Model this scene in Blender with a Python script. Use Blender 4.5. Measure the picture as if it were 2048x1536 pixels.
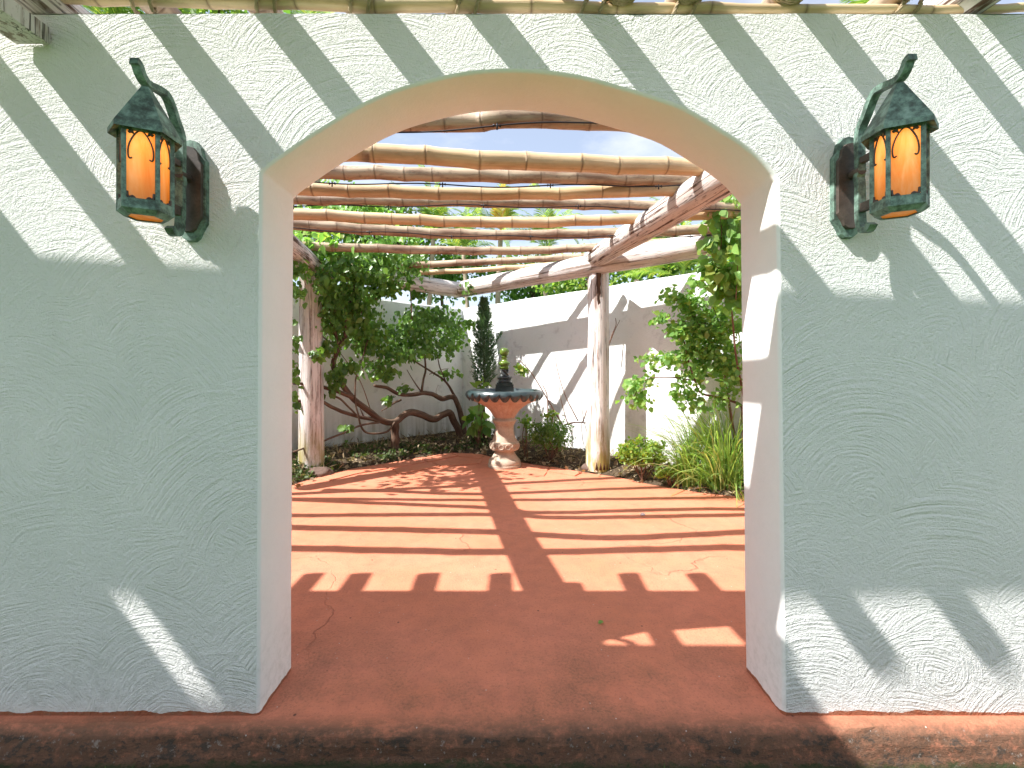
import bpy, bmesh, math, random
import numpy as np
from mathutils import Vector, Matrix, Quaternion, noise as mnoise

for o in list(bpy.data.objects): bpy.data.objects.remove(o)
scene = bpy.context.scene
COL = scene.collection
R = math.radians
rng = np.random.default_rng(7)
random.seed(7)

# ---------------------------------------------------------------- camera
S = 0.001826          # metres per photo pixel at the front wall plane
D = 1.6434            # camera to front wall
EYE = 1.271
X0, Y0 = 1000.0, 735.0
def P(x, y, k):       # photo pixel + depth ratio (1 = wall plane) -> world point
    return Vector(((x - X0) * k * S, k * D, EYE + (Y0 - y) * k * S))
def PZ(x, y, z):      # photo pixel + known height
    return P(x, y, (z - EYE) / S / (Y0 - y))

cam_d = bpy.data.cameras.new('camera'); cam = bpy.data.objects.new('camera', cam_d); COL.objects.link(cam)
cam.location = (0, 0, EYE); cam.rotation_euler = (R(90), 0, 0)
cam_d.sensor_fit = 'HORIZONTAL'; cam_d.sensor_width = 36.0; cam_d.lens = 900.0 / 2048 * 36
cam_d.shift_x = (1024 - X0) / 2048; cam_d.shift_y = -(768 - Y0) / 2048
cam_d.clip_start = 0.02; cam_d.clip_end = 2000
scene.camera = cam

# ---------------------------------------------------------------- sky, sun, exposure
LDIR = Vector((0.79, 0.2586, -1.0)).normalized()
elev = math.asin(-LDIR.z); azim = math.atan2(-LDIR.x, -LDIR.y)
world = bpy.data.worlds.new('World'); scene.world = world; world.use_nodes = True
wn = world.node_tree.nodes; wl = world.node_tree.links; wn.clear()
sky = wn.new('ShaderNodeTexSky'); sky.sky_type = 'NISHITA'; sky.sun_disc = False
sky.sun_elevation = elev; sky.sun_rotation = azim; sky.dust_density = 1.6; sky.air_density = 1.0; sky.ozone_density = 1.0
tcw = wn.new('ShaderNodeTexCoord'); mpw = wn.new('ShaderNodeMapping'); mpw.inputs['Scale'].default_value = (1.6, 1.6, 4.0)
nzw = wn.new('ShaderNodeTexNoise'); nzw.inputs['Scale'].default_value = 1.7; nzw.inputs['Detail'].default_value = 7; nzw.inputs['Roughness'].default_value = 0.6
rmw = wn.new('ShaderNodeMapRange'); rmw.inputs[1].default_value = 0.45; rmw.inputs[2].default_value = 0.85; rmw.inputs[3].default_value = 0.24; rmw.inputs[4].default_value = 0.9
mxw = wn.new('ShaderNodeMix'); mxw.data_type = 'RGBA'
bgw = wn.new('ShaderNodeBackground'); bgw.inputs['Strength'].default_value = 0.11
ouw = wn.new('ShaderNodeOutputWorld')
wl.new(tcw.outputs['Generated'], mpw.inputs['Vector']); wl.new(mpw.outputs[0], nzw.inputs['Vector']); wl.new(nzw.outputs['Fac'], rmw.inputs[0])
wl.new(rmw.outputs[0], mxw.inputs[0]); wl.new(sky.outputs[0], mxw.inputs[6]); mxw.inputs[7].default_value = (5.6, 5.6, 5.7, 1)
wl.new(mxw.outputs[2], bgw.inputs['Color']); wl.new(bgw.outputs[0], ouw.inputs['Surface'])

sun_d = bpy.data.lights.new('sun', 'SUN'); sun_d.energy = 5.0; sun_d.angle = R(0.55); sun_d.color = (1.0, 0.97, 0.945)
sun = bpy.data.objects.new('sun', sun_d); COL.objects.link(sun)
sun.rotation_euler = LDIR.to_track_quat('-Z', 'Y').to_euler(); sun.location = (-6, -2, 9)

scene.view_settings.view_transform = 'Standard'; scene.view_settings.look = 'None'
scene.view_settings.exposure = 1.2; scene.view_settings.gamma = 1.0; scene.view_settings.use_curve_mapping = False
scene.render.engine = 'CYCLES'
scene.cycles.max_bounces = 6; scene.cycles.diffuse_bounces = 4; scene.cycles.transparent_max_bounces = 6
scene.render.resolution_x = 1024; scene.render.resolution_y = 768

# ---------------------------------------------------------------- node helper
class NT:
    def __init__(s, name):
        s.m = bpy.data.materials.new(name); s.m.use_nodes = True
        s.t = s.m.node_tree; s.t.nodes.clear()
        s.out = s.t.nodes.new('ShaderNodeOutputMaterial')
    def n(s, typ, **kw):
        nd = s.t.nodes.new('ShaderNode' + typ)
        for k, v in kw.items(): setattr(nd, k, v)
        return nd
    def put(s, sock, v):
        if isinstance(v, bpy.types.NodeSocket): s.t.links.new(v, sock)
        elif v is not None:
            if isinstance(v, (tuple, list)) and len(v) == 3 and sock.type == 'RGBA': v = tuple(v) + (1,)
            sock.default_value = v
    def math(s, op, a, b=None, c=None):
        nd = s.n('Math', operation=op); s.put(nd.inputs[0], a)
        if b is not None: s.put(nd.inputs[1], b)
        if c is not None: s.put(nd.inputs[2], c)
        return nd.outputs[0]
    def vmath(s, op, a, b=None):
        nd = s.n('VectorMath', operation=op); s.put(nd.inputs[0], a)
        if b is not None: s.put(nd.inputs[1], b)
        return nd.outputs['Value'] if op in ('LENGTH', 'DOT_PRODUCT', 'DISTANCE') else nd.outputs[0]
    def coord(s, kind='Object'): return s.n('TexCoord').outputs[kind]
    def geo(s): return s.n('NewGeometry').outputs['Position']
    def attr(s, name, o='Fac'):
        nd = s.n('Attribute'); nd.attribute_name = name; return nd.outputs[o]
    def map(s, v, scale=(1, 1, 1), loc=(0, 0, 0)):
        nd = s.n('Mapping'); s.put(nd.inputs['Vector'], v); nd.inputs['Scale'].default_value = scale; nd.inputs['Location'].default_value = loc
        return nd.outputs[0]
    def noise(s, v, scale, detail=4, rough=0.55, dist=0.0):
        nd = s.n('TexNoise'); s.put(nd.inputs['Vector'], v)
        nd.inputs['Scale'].default_value = scale; nd.inputs['Detail'].default_value = detail
        nd.inputs['Roughness'].default_value = rough; nd.inputs['Distortion'].default_value = dist
        return nd.outputs['Fac']
    def rng(s, v, a, b, c=0.0, d=1.0):
        nd = s.n('MapRange'); s.put(nd.inputs[0], v)
        for i, x in enumerate((a, b, c, d)): nd.inputs[i + 1].default_value = x
        return nd.outputs[0]
    def mix(s, f, a, b, mode='MIX'):
        nd = s.n('Mix', data_type='RGBA', blend_type=mode); s.put(nd.inputs[0], f); s.put(nd.inputs[6], a); s.put(nd.inputs[7], b)
        return nd.outputs[2]
    def ramp(s, f, stops):
        nd = s.n('ValToRGB'); s.put(nd.inputs[0], f); e = nd.color_ramp.elements
        while len(e) < len(stops): e.new(0.5)
        for i, (p, c) in enumerate(stops): e[i].position = p; e[i].color = tuple(c) + (1,)
        return nd.outputs[0]
    def bump(s, h, strength=0.5, dist=0.01, nrm=None):
        nd = s.n('Bump'); s.put(nd.inputs['Height'], h); nd.inputs['Strength'].default_value = strength; nd.inputs['Distance'].default_value = dist
        if nrm is not None: s.put(nd.inputs['Normal'], nrm)
        return nd.outputs[0]
    def bsdf(s, col, rough=0.7, nrm=None, spec=0.3, **kw):
        nd = s.n('BsdfPrincipled'); s.put(nd.inputs['Base Color'], col); s.put(nd.inputs['Roughness'], rough)
        nd.inputs['Specular IOR Level'].default_value = spec
        if nrm is not None: s.put(nd.inputs['Normal'], nrm)
        for k, v in kw.items(): s.put(nd.inputs[k.replace('_', ' ')], v)
        return nd.outputs[0]
    def end(s, sh): s.t.links.new(sh, s.out.inputs['Surface']); return s.m

# ---------------------------------------------------------------- materials
def mat_stucco(name, base, swirl=1.0, smooth=False, dirt=0.0):
    t = NT(name); p = t.geo()
    grain = t.noise(p, 105, 3, 0.65); mid = t.noise(p, 38, 4, 0.6); big = t.noise(p, 2.2, 4)
    h = t.math('ADD', t.math('MULTIPLY', grain, 0.6 if smooth else 1.3), t.math('MULTIPLY', mid, 0.6))
    if not smooth:
        h = t.math('ADD', h, t.math('MULTIPLY', t.noise(p, 230, 2, 0.6), 0.9))
        wob = t.n('TexNoise'); t.put(wob.inputs['Vector'], p); wob.inputs['Scale'].default_value = 2.0; wob.inputs['Detail'].default_value = 2
        pw = t.vmath('ADD', p, t.vmath('MULTIPLY', t.vmath('SUBTRACT', wob.outputs['Color'], (0.5, 0.5, 0.5)), (0.05, 0.0, 0.05)))
        arcs = []
        for sc, off, fr, loc in ((2.2, (0.0, 0.0, 0.24), 600.0, (0, 0, 0)), (2.7, (0.04, 0, 0.20), 680.0, (3.3, 0, 1.7)), (1.8, (-0.05, 0, 0.28), 550.0, (7.1, 0, 4.2))):
            vo = t.n('TexVoronoi'); vo.voronoi_dimensions = '2D'; vo.inputs['Scale'].default_value = sc; vo.inputs['Randomness'].default_value = 0.9
            pxz = t.n('SeparateXYZ'); t.put(pxz.inputs[0], t.vmath('ADD', pw, loc))
            cx = t.n('CombineXYZ'); t.put(cx.inputs[0], pxz.outputs[0]); t.put(cx.inputs[1], pxz.outputs[2])
            t.put(vo.inputs['Vector'], cx.outputs[0])
            ps = t.n('SeparateXYZ'); t.put(ps.inputs[0], vo.outputs['Position'])
            dx = t.math('ADD', t.math('SUBTRACT', pxz.outputs[0], ps.outputs[0]), off[0])
            dz = t.math('ADD', t.math('SUBTRACT', pxz.outputs[2], ps.outputs[1]), off[2])
            ln = t.math('SQRT', t.math('ADD', t.math('MULTIPLY', dx, dx), t.math('MULTIPLY', dz, dz)))
            # irregular comb lines: noise stretched along the arc
            cv = t.n('CombineXYZ'); t.put(cv.inputs[0], t.math('MULTIPLY', ln, fr / 6.28)); t.put(cv.inputs[1], t.math('MULTIPLY', t.math('ARCTAN2', dz, dx), 1.3)); t.put(cv.inputs[2], t.math('MULTIPLY', ps.outputs[0], 9.0))
            arcs.append(t.noise(cv.outputs[0], 1.15, 2, 0.55))
        m1 = t.rng(t.noise(p, 2.8, 2, 0.5), 0.47, 0.50); m2 = t.rng(t.noise(t.vmath('ADD', p, (9, 4, 2)), 2.3, 2, 0.5), 0.49, 0.52)
        def lerp(f, a, b): return t.math('ADD', a, t.math('MULTIPLY', f, t.math('SUBTRACT', b, a)))
        a = lerp(m2, lerp(m1, arcs[0], arcs[1]), arcs[2])
        fade = t.rng(t.noise(t.vmath('ADD', p, (2, 1, 7)), 1.9, 2), 0.35, 0.62, 0.35, 1.0)
        h = t.math('ADD', h, t.math('MULTIPLY', t.math('MULTIPLY', a, fade), 2.1 * swirl))
    col = t.mix(t.rng(t.noise(p, 1.1, 5, 0.6), 0.35, 0.65), (base[0] * .88, base[1] * .92, base[2] * .90), base); col = t.mix(t.rng(big, 0.3, 0.7, 0.5, 0.0), col, tuple(c * 0.92 for c in base))
    col = t.mix(t.rng(mid, 0.5, 0.72, 0, 0.12), col, tuple(c * 0.78 for c in base))
    sep = t.n('SeparateXYZ'); t.put(sep.inputs[0], p)
    if dirt:
        strk = t.noise(t.map(p, (9, 9, 0.8)), 1.0, 4); lowm = t.rng(sep.outputs[2], 0.1, 0.75, 1.0, 0.0)
        col = t.mix(t.math('MULTIPLY', t.math('MULTIPLY', lowm, t.rng(strk, 0.4, 0.7)), dirt), col, (0.22, 0.21, 0.12))
        blot = t.noise(p, 6, 5, 0.65)
        col = t.mix(t.math('MULTIPLY', t.rng(blot, 0.56, 0.75), dirt * 0.55), col, (0.33, 0.33, 0.32))
    else:
        edge = t.math('ADD', t.math('MULTIPLY', t.noise(p, 7, 4), 0.05), -0.012)
        col = t.mix(t.math('LESS_THAN', sep.outputs[2], edge), col, (0.33, 0.115, 0.06))
        sp = t.noise(p, 30, 6, 0.7)
        low = t.rng(sep.outputs[2], 0.0, 0.4, 0.30, 0.0)
        col = t.mix(t.math('MULTIPLY', low, t.rng(sp, 0.45, 0.7)), col, (0.25, 0.27, 0.2))
    nr = t.bump(h, 0.30 if smooth else 0.85, 0.004 if smooth else 0.0070)
    return t.end(t.bsdf(col, 0.9, nr, 0.15))

M = {}
M['stucco'] = mat_stucco('sage white combed stucco', (0.84, 0.82, 0.795))
M['reveal'] = mat_stucco('smooth white render', (0.88, 0.85, 0.83), smooth=True)
M['garden_stucco'] = mat_stucco('weathered white render', (0.86, 0.86, 0.845), swirl=0.5, dirt=0.9)

def mat_patio():
    t = NT('terracotta painted concrete'); p = t.geo()
    n1 = t.noise(p, 1.3, 5); n2 = t.noise(p, 9, 5, 0.65); n3 = t.noise(p, 85, 5, 0.72); n4 = t.noise(t.vmath('ADD', p, (5, 3, 0)), 2.7, 6, 0.7)
    col = t.mix(t.rng(n1, 0.35, 0.65), (0.60, 0.205, 0.108), (0.67, 0.24, 0.142))
    col = t.mix(t.rng(n2, 0.42, 0.72, 0, 0.55), col, (0.44, 0.155, 0.095))
    col = t.mix(t.rng(n3, 0.54, 0.70, 0, 0.6), col, (0.27, 0.09, 0.055))
    sep = t.n('SeparateXYZ'); t.put(sep.inputs[0], p)
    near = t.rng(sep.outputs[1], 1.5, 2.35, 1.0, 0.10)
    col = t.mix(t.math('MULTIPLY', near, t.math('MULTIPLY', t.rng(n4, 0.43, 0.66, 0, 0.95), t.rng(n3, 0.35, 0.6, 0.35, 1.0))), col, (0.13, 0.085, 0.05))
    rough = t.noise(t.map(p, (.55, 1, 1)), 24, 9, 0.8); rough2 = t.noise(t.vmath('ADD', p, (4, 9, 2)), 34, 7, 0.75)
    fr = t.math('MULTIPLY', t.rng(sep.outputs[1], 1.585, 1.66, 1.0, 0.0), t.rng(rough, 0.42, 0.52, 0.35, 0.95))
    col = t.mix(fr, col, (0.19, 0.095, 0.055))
    # worn and mossy step face
    edge = t.rng(sep.outputs[2], -0.03, -0.002, 1.0, 0.0)
    col = t.mix(t.math('MULTIPLY', edge, t.rng(rough2, 0.40, 0.50, 0.2, 0.9)), col, (0.14, 0.075, 0.045))
    col = t.mix(t.math('MULTIPLY', edge, t.rng(rough, 0.54, 0.58, 0, 0.85)), col, (0.055, 0.045, 0.035))
    col = t.mix(t.math('MULTIPLY', edge, t.rng(rough2, 0.60, 0.64, 0, 0.8)), col, (0.30, 0.25, 0.21))
    mz = t.math('ADD', sep.outputs[2], t.math('MULTIPLY', rough, 0.14))
    col = t.mix(t.rng(mz, -0.042, -0.022, 0.95, 0.0), col, (0.035, 0.05, 0.018))
    wh = t.n('TexVoronoi'); t.put(wh.inputs['Vector'], p); wh.inputs['Scale'].default_value = 16
    col = t.mix(t.rng(wh.outputs['Distance'], 0.03, 0.05, 0.8, 0), col, (0.6, 0.55, 0.5))
    dk = t.n('TexVoronoi'); t.put(dk.inputs['Vector'], t.vmath('ADD', p, (3.3, 1.2, 0))); dk.inputs['Scale'].default_value = 7
    col = t.mix(t.rng(dk.outputs['Distance'], 0.03, 0.05, 0.9, 0), col, (0.1, 0.04, 0.03))
    ck = t.n('TexVoronoi'); ck.feature = 'DISTANCE_TO_EDGE'; ck.inputs['Scale'].default_value = 0.8
    wob = t.n('TexNoise'); t.put(wob.inputs['Vector'], p); wob.inputs['Scale'].default_value = 4; wob.inputs['Detail'].default_value = 5
    t.put(ck.inputs['Vector'], t.vmath('ADD', p, t.vmath('MULTIPLY', wob.outputs['Color'], (0.35, 0.35, 0))))
    crack = t.math('MULTIPLY', t.rng(ck.outputs['Distance'], 0.0, 0.004, 1, 0), t.rng(t.noise(p, 1.1, 2), 0.5, 0.6))
    col = t.mix(t.math('MULTIPLY', crack, 0.3), col, (0.15, 0.06, 0.04))
    h = t.math('ADD', t.math('MULTIPLY', n3, 0.5), t.math('ADD', t.math('MULTIPLY', n2, 0.5), t.math('MULTIPLY', crack, -1.0)))
    h = t.math('ADD', h, t.math('MULTIPLY', t.noise(p, 160, 2), 0.25)); h = t.math('ADD', h, t.math('MULTIPLY', t.math('MULTIPLY', rough, edge), 2.5))
    return t.end(t.bsdf(col, t.rng(n1, 0.3, 0.7, 0.6, 0.8), t.bump(h, 0.8, 0.008), 0.25))
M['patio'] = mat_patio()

def mat_simple(name, c1, c2, scale=8, rough=0.85, bump=0.4, bd=0.01, spec=0.2, coord='Object', detail=5):
    t = NT(name); p = t.geo() if coord == 'World' else t.coord(coord)
    n = t.noise(p, scale, detail, 0.62); n2 = t.noise(p, scale * 6, 3, 0.6)
    col = t.mix(t.rng(n, 0.32, 0.68), c1, c2)
    col = t.mix(t.rng(n2, 0.5, 0.75, 0, 0.4), col, tuple(c * 0.55 for c in c1))
    return t.end(t.bsdf(col, rough, t.bump(t.math('ADD', n, t.math('MULTIPLY', n2, 0.5)), bump, bd), spec))
def mat_ground():
    t = NT('mossy ground and lawn'); p = t.geo()
    n = t.noise(p, 7, 6, 0.68); n2 = t.noise(p, 45, 4, 0.65); n3 = t.noise(p, 0.6, 3)
    moss = t.ramp(n, [(0.3, (0.025, 0.024, 0.018)), (0.48, (0.055, 0.05, 0.035)), (0.56, (0.03, 0.05, 0.015)), (0.75, (0.09, 0.09, 0.06))])
    lawn = t.mix(t.rng(n3, 0.3, 0.7), (0.075, 0.15, 0.035), (0.10, 0.17, 0.05))
    sep = t.n('SeparateXYZ'); t.put(sep.inputs[0], p)
    f = t.rng(sep.outputs[1], 0.2, 0.9, 0.0, 1.0)
    back = t.rng(sep.outputs[1], 1.7, 1.9, 0.0, 1.0)
    col = t.mix(f, lawn, moss); col = t.mix(back, col, lawn)
    return t.end(t.bsdf(col, 0.95, t.bump(t.math('ADD', n, n2), 0.8, 0.02), 0.1))
M['ground'] = mat_ground()
M['soil'] = mat_simple('dark mulch soil', (0.045, 0.032, 0.022), (0.13, 0.095, 0.06), 14, 0.95, 1.0, 0.02, 0.1, 'World')
M['rock'] = mat_simple('brown rock', (0.10, 0.065, 0.05), (0.17, 0.115, 0.09), 9, 0.75, 0.6, 0.012)
M['bark'] = None

def mat_bamboo(name, c_light, c_dark, weather):
    t = NT(name); tc = t.attr('tc', 'Vector'); nd = t.attr('nd')
    st = t.noise(t.map(tc, (38, 38, 1.4)), 1.0, 4, 0.6); bl = t.noise(t.map(tc, (9, 9, 2.5)), 1.0, 5, 0.6)
    sp = t.noise(t.map(tc, (30, 30, 16)), 1.0, 4, 0.65)
    col = t.mix(t.rng(st, 0.34, 0.66), c_light, c_dark)
    col = t.mix(t.math('MULTIPLY', t.rng(bl, 0.46, 0.62), weather), col, (0.20, 0.12, 0.075))
    col = t.mix(t.math('MULTIPLY', t.rng(sp, 0.55, 0.7), 0.6 * weather), col, (0.09, 0.055, 0.035))
    col = t.mix(t.math('MULTIPLY', nd, 0.75), col, (0.13, 0.075, 0.04))
    h = t.math('ADD', st, t.math('MULTIPLY', sp, 0.4))
    return t.end(t.bsdf(col, t.rng(bl, 0.3, 0.7, 0.42, 0.65), t.bump(h, 0.3, 0.006), 0.35))
M['bamboo'] = mat_bamboo('pale bamboo', (0.68, 0.53, 0.33), (0.57, 0.40, 0.21), 0.3)
M['bamboo_old'] = mat_bamboo('weathered bamboo', (0.48, 0.385, 0.27), (0.36, 0.26, 0.17), 0.9)

def mat_wood(name, paint, bare, wear, moss=False):
    t = NT(name); tc = t.attr('tc', 'Vector')
    st = t.noise(t.map(tc, (34, 34, 0.9)), 1.0, 5, 0.62); ck = t.noise(t.map(tc, (22, 22, 0.55), (3, 1, 2)), 1.0, 3, 0.5)
    bl = t.noise(t.map(tc, (7, 7, 2.2)), 1.0, 5, 0.65); fl = t.noise(t.map(tc, (60, 60, 14)), 1.0, 4, 0.7)
    col = t.mix(t.rng(bl, 0.35, 0.7), paint, tuple(c * 0.86 for c in paint))
    peel = t.math('MULTIPLY', t.rng(st, 0.52, 0.58), t.rng(bl, 0.40, 0.55))
    col = t.mix(t.math('MULTIPLY', peel, wear), col, bare)
    col = t.mix(t.math('MULTIPLY', t.rng(fl, 0.6, 0.66), 0.55 * wear), col, tuple(c * 0.6 for c in bare))
    crack = t.rng(t.math('ABSOLUTE', t.math('SUBTRACT', ck, 0.5)), 0.0, 0.014, 1, 0)
    crack = t.math('MULTIPLY', crack, t.rng(t.noise(t.map(tc, (6, 6, 1.6), (8, 2, 0)), 1.0, 2), 0.40, 0.52))
    col = t.mix(t.math('MULTIPLY', crack, 0.9), col, (0.045, 0.03, 0.02))
    if moss:
        sep = t.n('SeparateXYZ'); t.put(sep.inputs[0], t.geo())
        f = t.math('MULTIPLY', t.rng(sep.outputs[2], 0.1, 0.65, 1, 0), t.rng(bl, 0.35, 0.55))
        col = t.mix(f, col, (0.32, 0.27, 0.08))
    h = t.math('ADD', t.math('MULTIPLY', st, 0.8), t.math('MULTIPLY', crack, -1.6)); h = t.math('ADD', h, t.math('MULTIPLY', fl, 0.3))
    return t.end(t.bsdf(col, 0.82, t.bump(h, 0.7, 0.012), 0.2))
M['beam'] = mat_wood('peeling white paint on timber', (0.70, 0.66, 0.62), (0.20, 0.135, 0.10), 0.8)
M['beam_old'] = mat_wood('badly peeled white timber', (0.66, 0.61, 0.56), (0.11, 0.065, 0.045), 1.25)
M['post'] = mat_wood('peeling white post', (0.74, 0.70, 0.66), (0.20, 0.12, 0.085), 0.85, True)
M['plank'] = mat_wood('grey boards', (0.40, 0.36, 0.31), (0.2, 0.15, 0.11), 0.8)
M['rot'] = mat_wood('rotten brown wood', (0.13, 0.07, 0.045), (0.05, 0.03, 0.02), 1.0)
def mat_bark(name, a, b):
    t = NT(name); tc = t.attr('tc', 'Vector')
    st = t.noise(t.map(tc, (40, 40, 7)), 1.0, 5, 0.65); bl = t.noise(t.map(tc, (8, 8, 4)), 1.0, 4)
    col = t.mix(t.rng(st, 0.35, 0.65), a, b); col = t.mix(t.rng(bl, 0.5, 0.7, 0, 0.4), col, tuple(c * 1.7 for c in b))
    return t.end(t.bsdf(col, 0.88, t.bump(st, 0.8, 0.012), 0.15))
M['bark'] = mat_bark('brown bark', (0.065, 0.042, 0.03), (0.16, 0.105, 0.072))
M['palmbark'] = mat_bark('pale palm bark', (0.26, 0.20, 0.15), (0.42, 0.34, 0.26))
M['twig'] = mat_bark('reddish twig', (0.12, 0.06, 0.04), (0.24, 0.14, 0.095))

def mat_leaf(name, dark, light, trans=0.45, rough=0.42, yellow=None):
    t = NT(name); r = t.attr('rnd')
    stops = [(0.0, dark), (0.7, light)]
    if yellow: stops.append((0.97, yellow))
    col = t.ramp(r, stops)
    b = t.bsdf(col, rough, None, 0.4)
    tr = t.n('BsdfTranslucent'); t.put(tr.inputs[0], t.mix(1.0, col, (1.55, 1.75, 0.75), 'MULTIPLY'))
    mx = t.n('MixShader'); mx.inputs[0].default_value = trans; t.put(mx.inputs[1], b); t.put(mx.inputs[2], tr.outputs[0])
    return t.end(mx.outputs[0])
M['leaf_vine'] = mat_leaf('vine leaf', (0.07, 0.145, 0.036), (0.17, 0.29, 0.075), 0.45, 0.34)
M['leaf_bright'] = mat_leaf('bright leaf', (0.11, 0.23, 0.055), (0.25, 0.42, 0.12), 0.48, 0.38, (0.27, 0.33, 0.08))
M['leaf_lime'] = mat_leaf('lime leaf', (0.11, 0.20, 0.03), (0.24, 0.36, 0.06), 0.45, 0.45, (0.40, 0.36, 0.06))
M['leaf_fern'] = mat_leaf('ferny leaf', (0.06, 0.13, 0.03), (0.14, 0.25, 0.065), 0.42, 0.5)
M['leaf_back'] = mat_leaf('background leaf', (0.08, 0.16, 0.04), (0.24, 0.35, 0.09), 0.5, 0.45, (0.34, 0.36, 0.08))
M['leaf_cyp'] = mat_leaf('cypress scale leaf', (0.05, 0.10, 0.05), (0.11, 0.19, 0.10), 0.25, 0.6)
M['leaf_palm'] = mat_leaf('palm leaflet', (0.11, 0.20, 0.05), (0.28, 0.38, 0.12), 0.48, 0.4, (0.45, 0.42, 0.12))
M['leaf_orange'] = mat_leaf('dry orange frond', (0.45, 0.22, 0.04), (0.6, 0.42, 0.1), 0.4, 0.5)
M['blade'] = mat_leaf('grass blade', (0.14, 0.27, 0.06), (0.33, 0.47, 0.15), 0.45, 0.4, (0.45, 0.42, 0.18))
M['straw'] = mat_leaf('dry straw', (0.10, 0.07, 0.045), (0.36, 0.27, 0.16), 0.15, 0.8, (0.5, 0.4, 0.26))
M['moss'] = mat_leaf('low weeds', (0.03, 0.06, 0.015), (0.09, 0.13, 0.035), 0.3, 0.6)

def mat_verdigris():
    t = NT('verdigris bronze'); p = t.coord('Object')
    n = t.noise(p, 28, 6, 0.68); n2 = t.noise(t.map(p, (60, 60, 14)), 1.0, 4)
    col = t.ramp(n, [(0.30, (0.04, 0.045, 0.038)), (0.44, (0.085, 0.13, 0.105)), (0.56, (0.17, 0.27, 0.215)), (0.75, (0.30, 0.42, 0.35))])
    col = t.mix(t.rng(n2, 0.5, 0.7, 0, 0.5), col, (0.05, 0.075, 0.06))
    return t.end(t.bsdf(col, 0.55, t.bump(n, 0.25, 0.003), 0.4, Metallic=0.25))
M['bronze'] = mat_verdigris()
M['bronze_dark'] = mat_simple('dark brown bronze', (0.045, 0.035, 0.028), (0.11, 0.085, 0.07), 22, 0.5, 0.3, 0.003, 0.4)
def mat_amber():
    t = NT('lit amber glass'); p = t.coord('Object')
    n = t.noise(t.map(p, (16, 16, 3.0)), 1.0, 5, 0.65, 1.2)
    col = t.ramp(n, [(0.3, (0.80, 0.30, 0.06)), (0.5, (0.85, 0.42, 0.14)), (0.7, (0.88, 0.58, 0.33))])
    b = t.bsdf(col, 0.25, None, 0.5)
    tr = t.n('BsdfTranslucent'); t.put(tr.inputs[0], col)
    mx = t.n('MixShader'); mx.inputs[0].default_value = 0.55; t.put(mx.inputs[1], b); t.put(mx.inputs[2], tr.outputs[0])
    sep = t.n('SeparateXYZ'); t.put(sep.inputs[0], p)
    em = t.n('Emission'); t.put(em.inputs[0], t.ramp(n, [(0.3, (1.0, 0.30, 0.02)), (0.7, (1.0, 0.46, 0.08))])); em.inputs[1].default_value = 0.05
    ad = t.n('AddShader'); t.put(ad.inputs[0], mx.outputs[0]); t.put(ad.inputs[1], em.outputs[0])
    return t.end(ad.outputs[0])
M['amber'] = mat_amber()
def mat_bulb():
    t = NT('warm bulb'); em = t.n('Emission'); em.inputs[0].default_value = (1, 0.62, 0.25, 1); em.inputs[1].default_value = 1.5
    return t.end(em.outputs[0])
M['bulb'] = mat_bulb()
M['terra'] = mat_simple('pinkish cast stone', (0.42, 0.28, 0.21), (0.53, 0.395, 0.31), 10, 0.85, 0.35, 0.006)
M['stone'] = mat_simple('sandy cast stone', (0.40, 0.31, 0.23), (0.52, 0.43, 0.33), 11, 0.88, 0.4, 0.006)
M['glaze'] = mat_simple('dark teal glaze', (0.015, 0.03, 0.035), (0.05, 0.075, 0.075), 9, 0.3, 0.1, 0.003, 0.6)
M['glaze_green'] = mat_simple('mossy green glaze', (0.06, 0.11, 0.015), (0.14, 0.21, 0.03), 12, 0.16, 0.1, 0.003, 0.6)
M['glaze_black'] = mat_simple('black glaze', (0.02, 0.022, 0.022), (0.05, 0.055, 0.05), 12, 0.25, 0.1, 0.003, 0.5)
M['water'] = mat_simple('still water', (0.02, 0.03, 0.025), (0.03, 0.04, 0.03), 3, 0.04, 0.02, 0.002, 0.5)
M['rope'] = mat_simple('hemp rope', (0.33, 0.25, 0.15), (0.45, 0.36, 0.23), 60, 0.9, 0.8, 0.004)
M['wire'] = mat_simple('black cable', (0.008, 0.008, 0.01), (0.015, 0.015, 0.018), 20, 0.5, 0.1, 0.002, 0.4)
M['white_stone'] = mat_simple('white pebble', (0.7, 0.69, 0.66), (0.8, 0.79, 0.77), 20, 0.6, 0.2, 0.003)
M['metal'] = mat_simple('rusty bolt', (0.09, 0.05, 0.035), (0.16, 0.09, 0.06), 30, 0.6, 0.3, 0.002)

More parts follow.
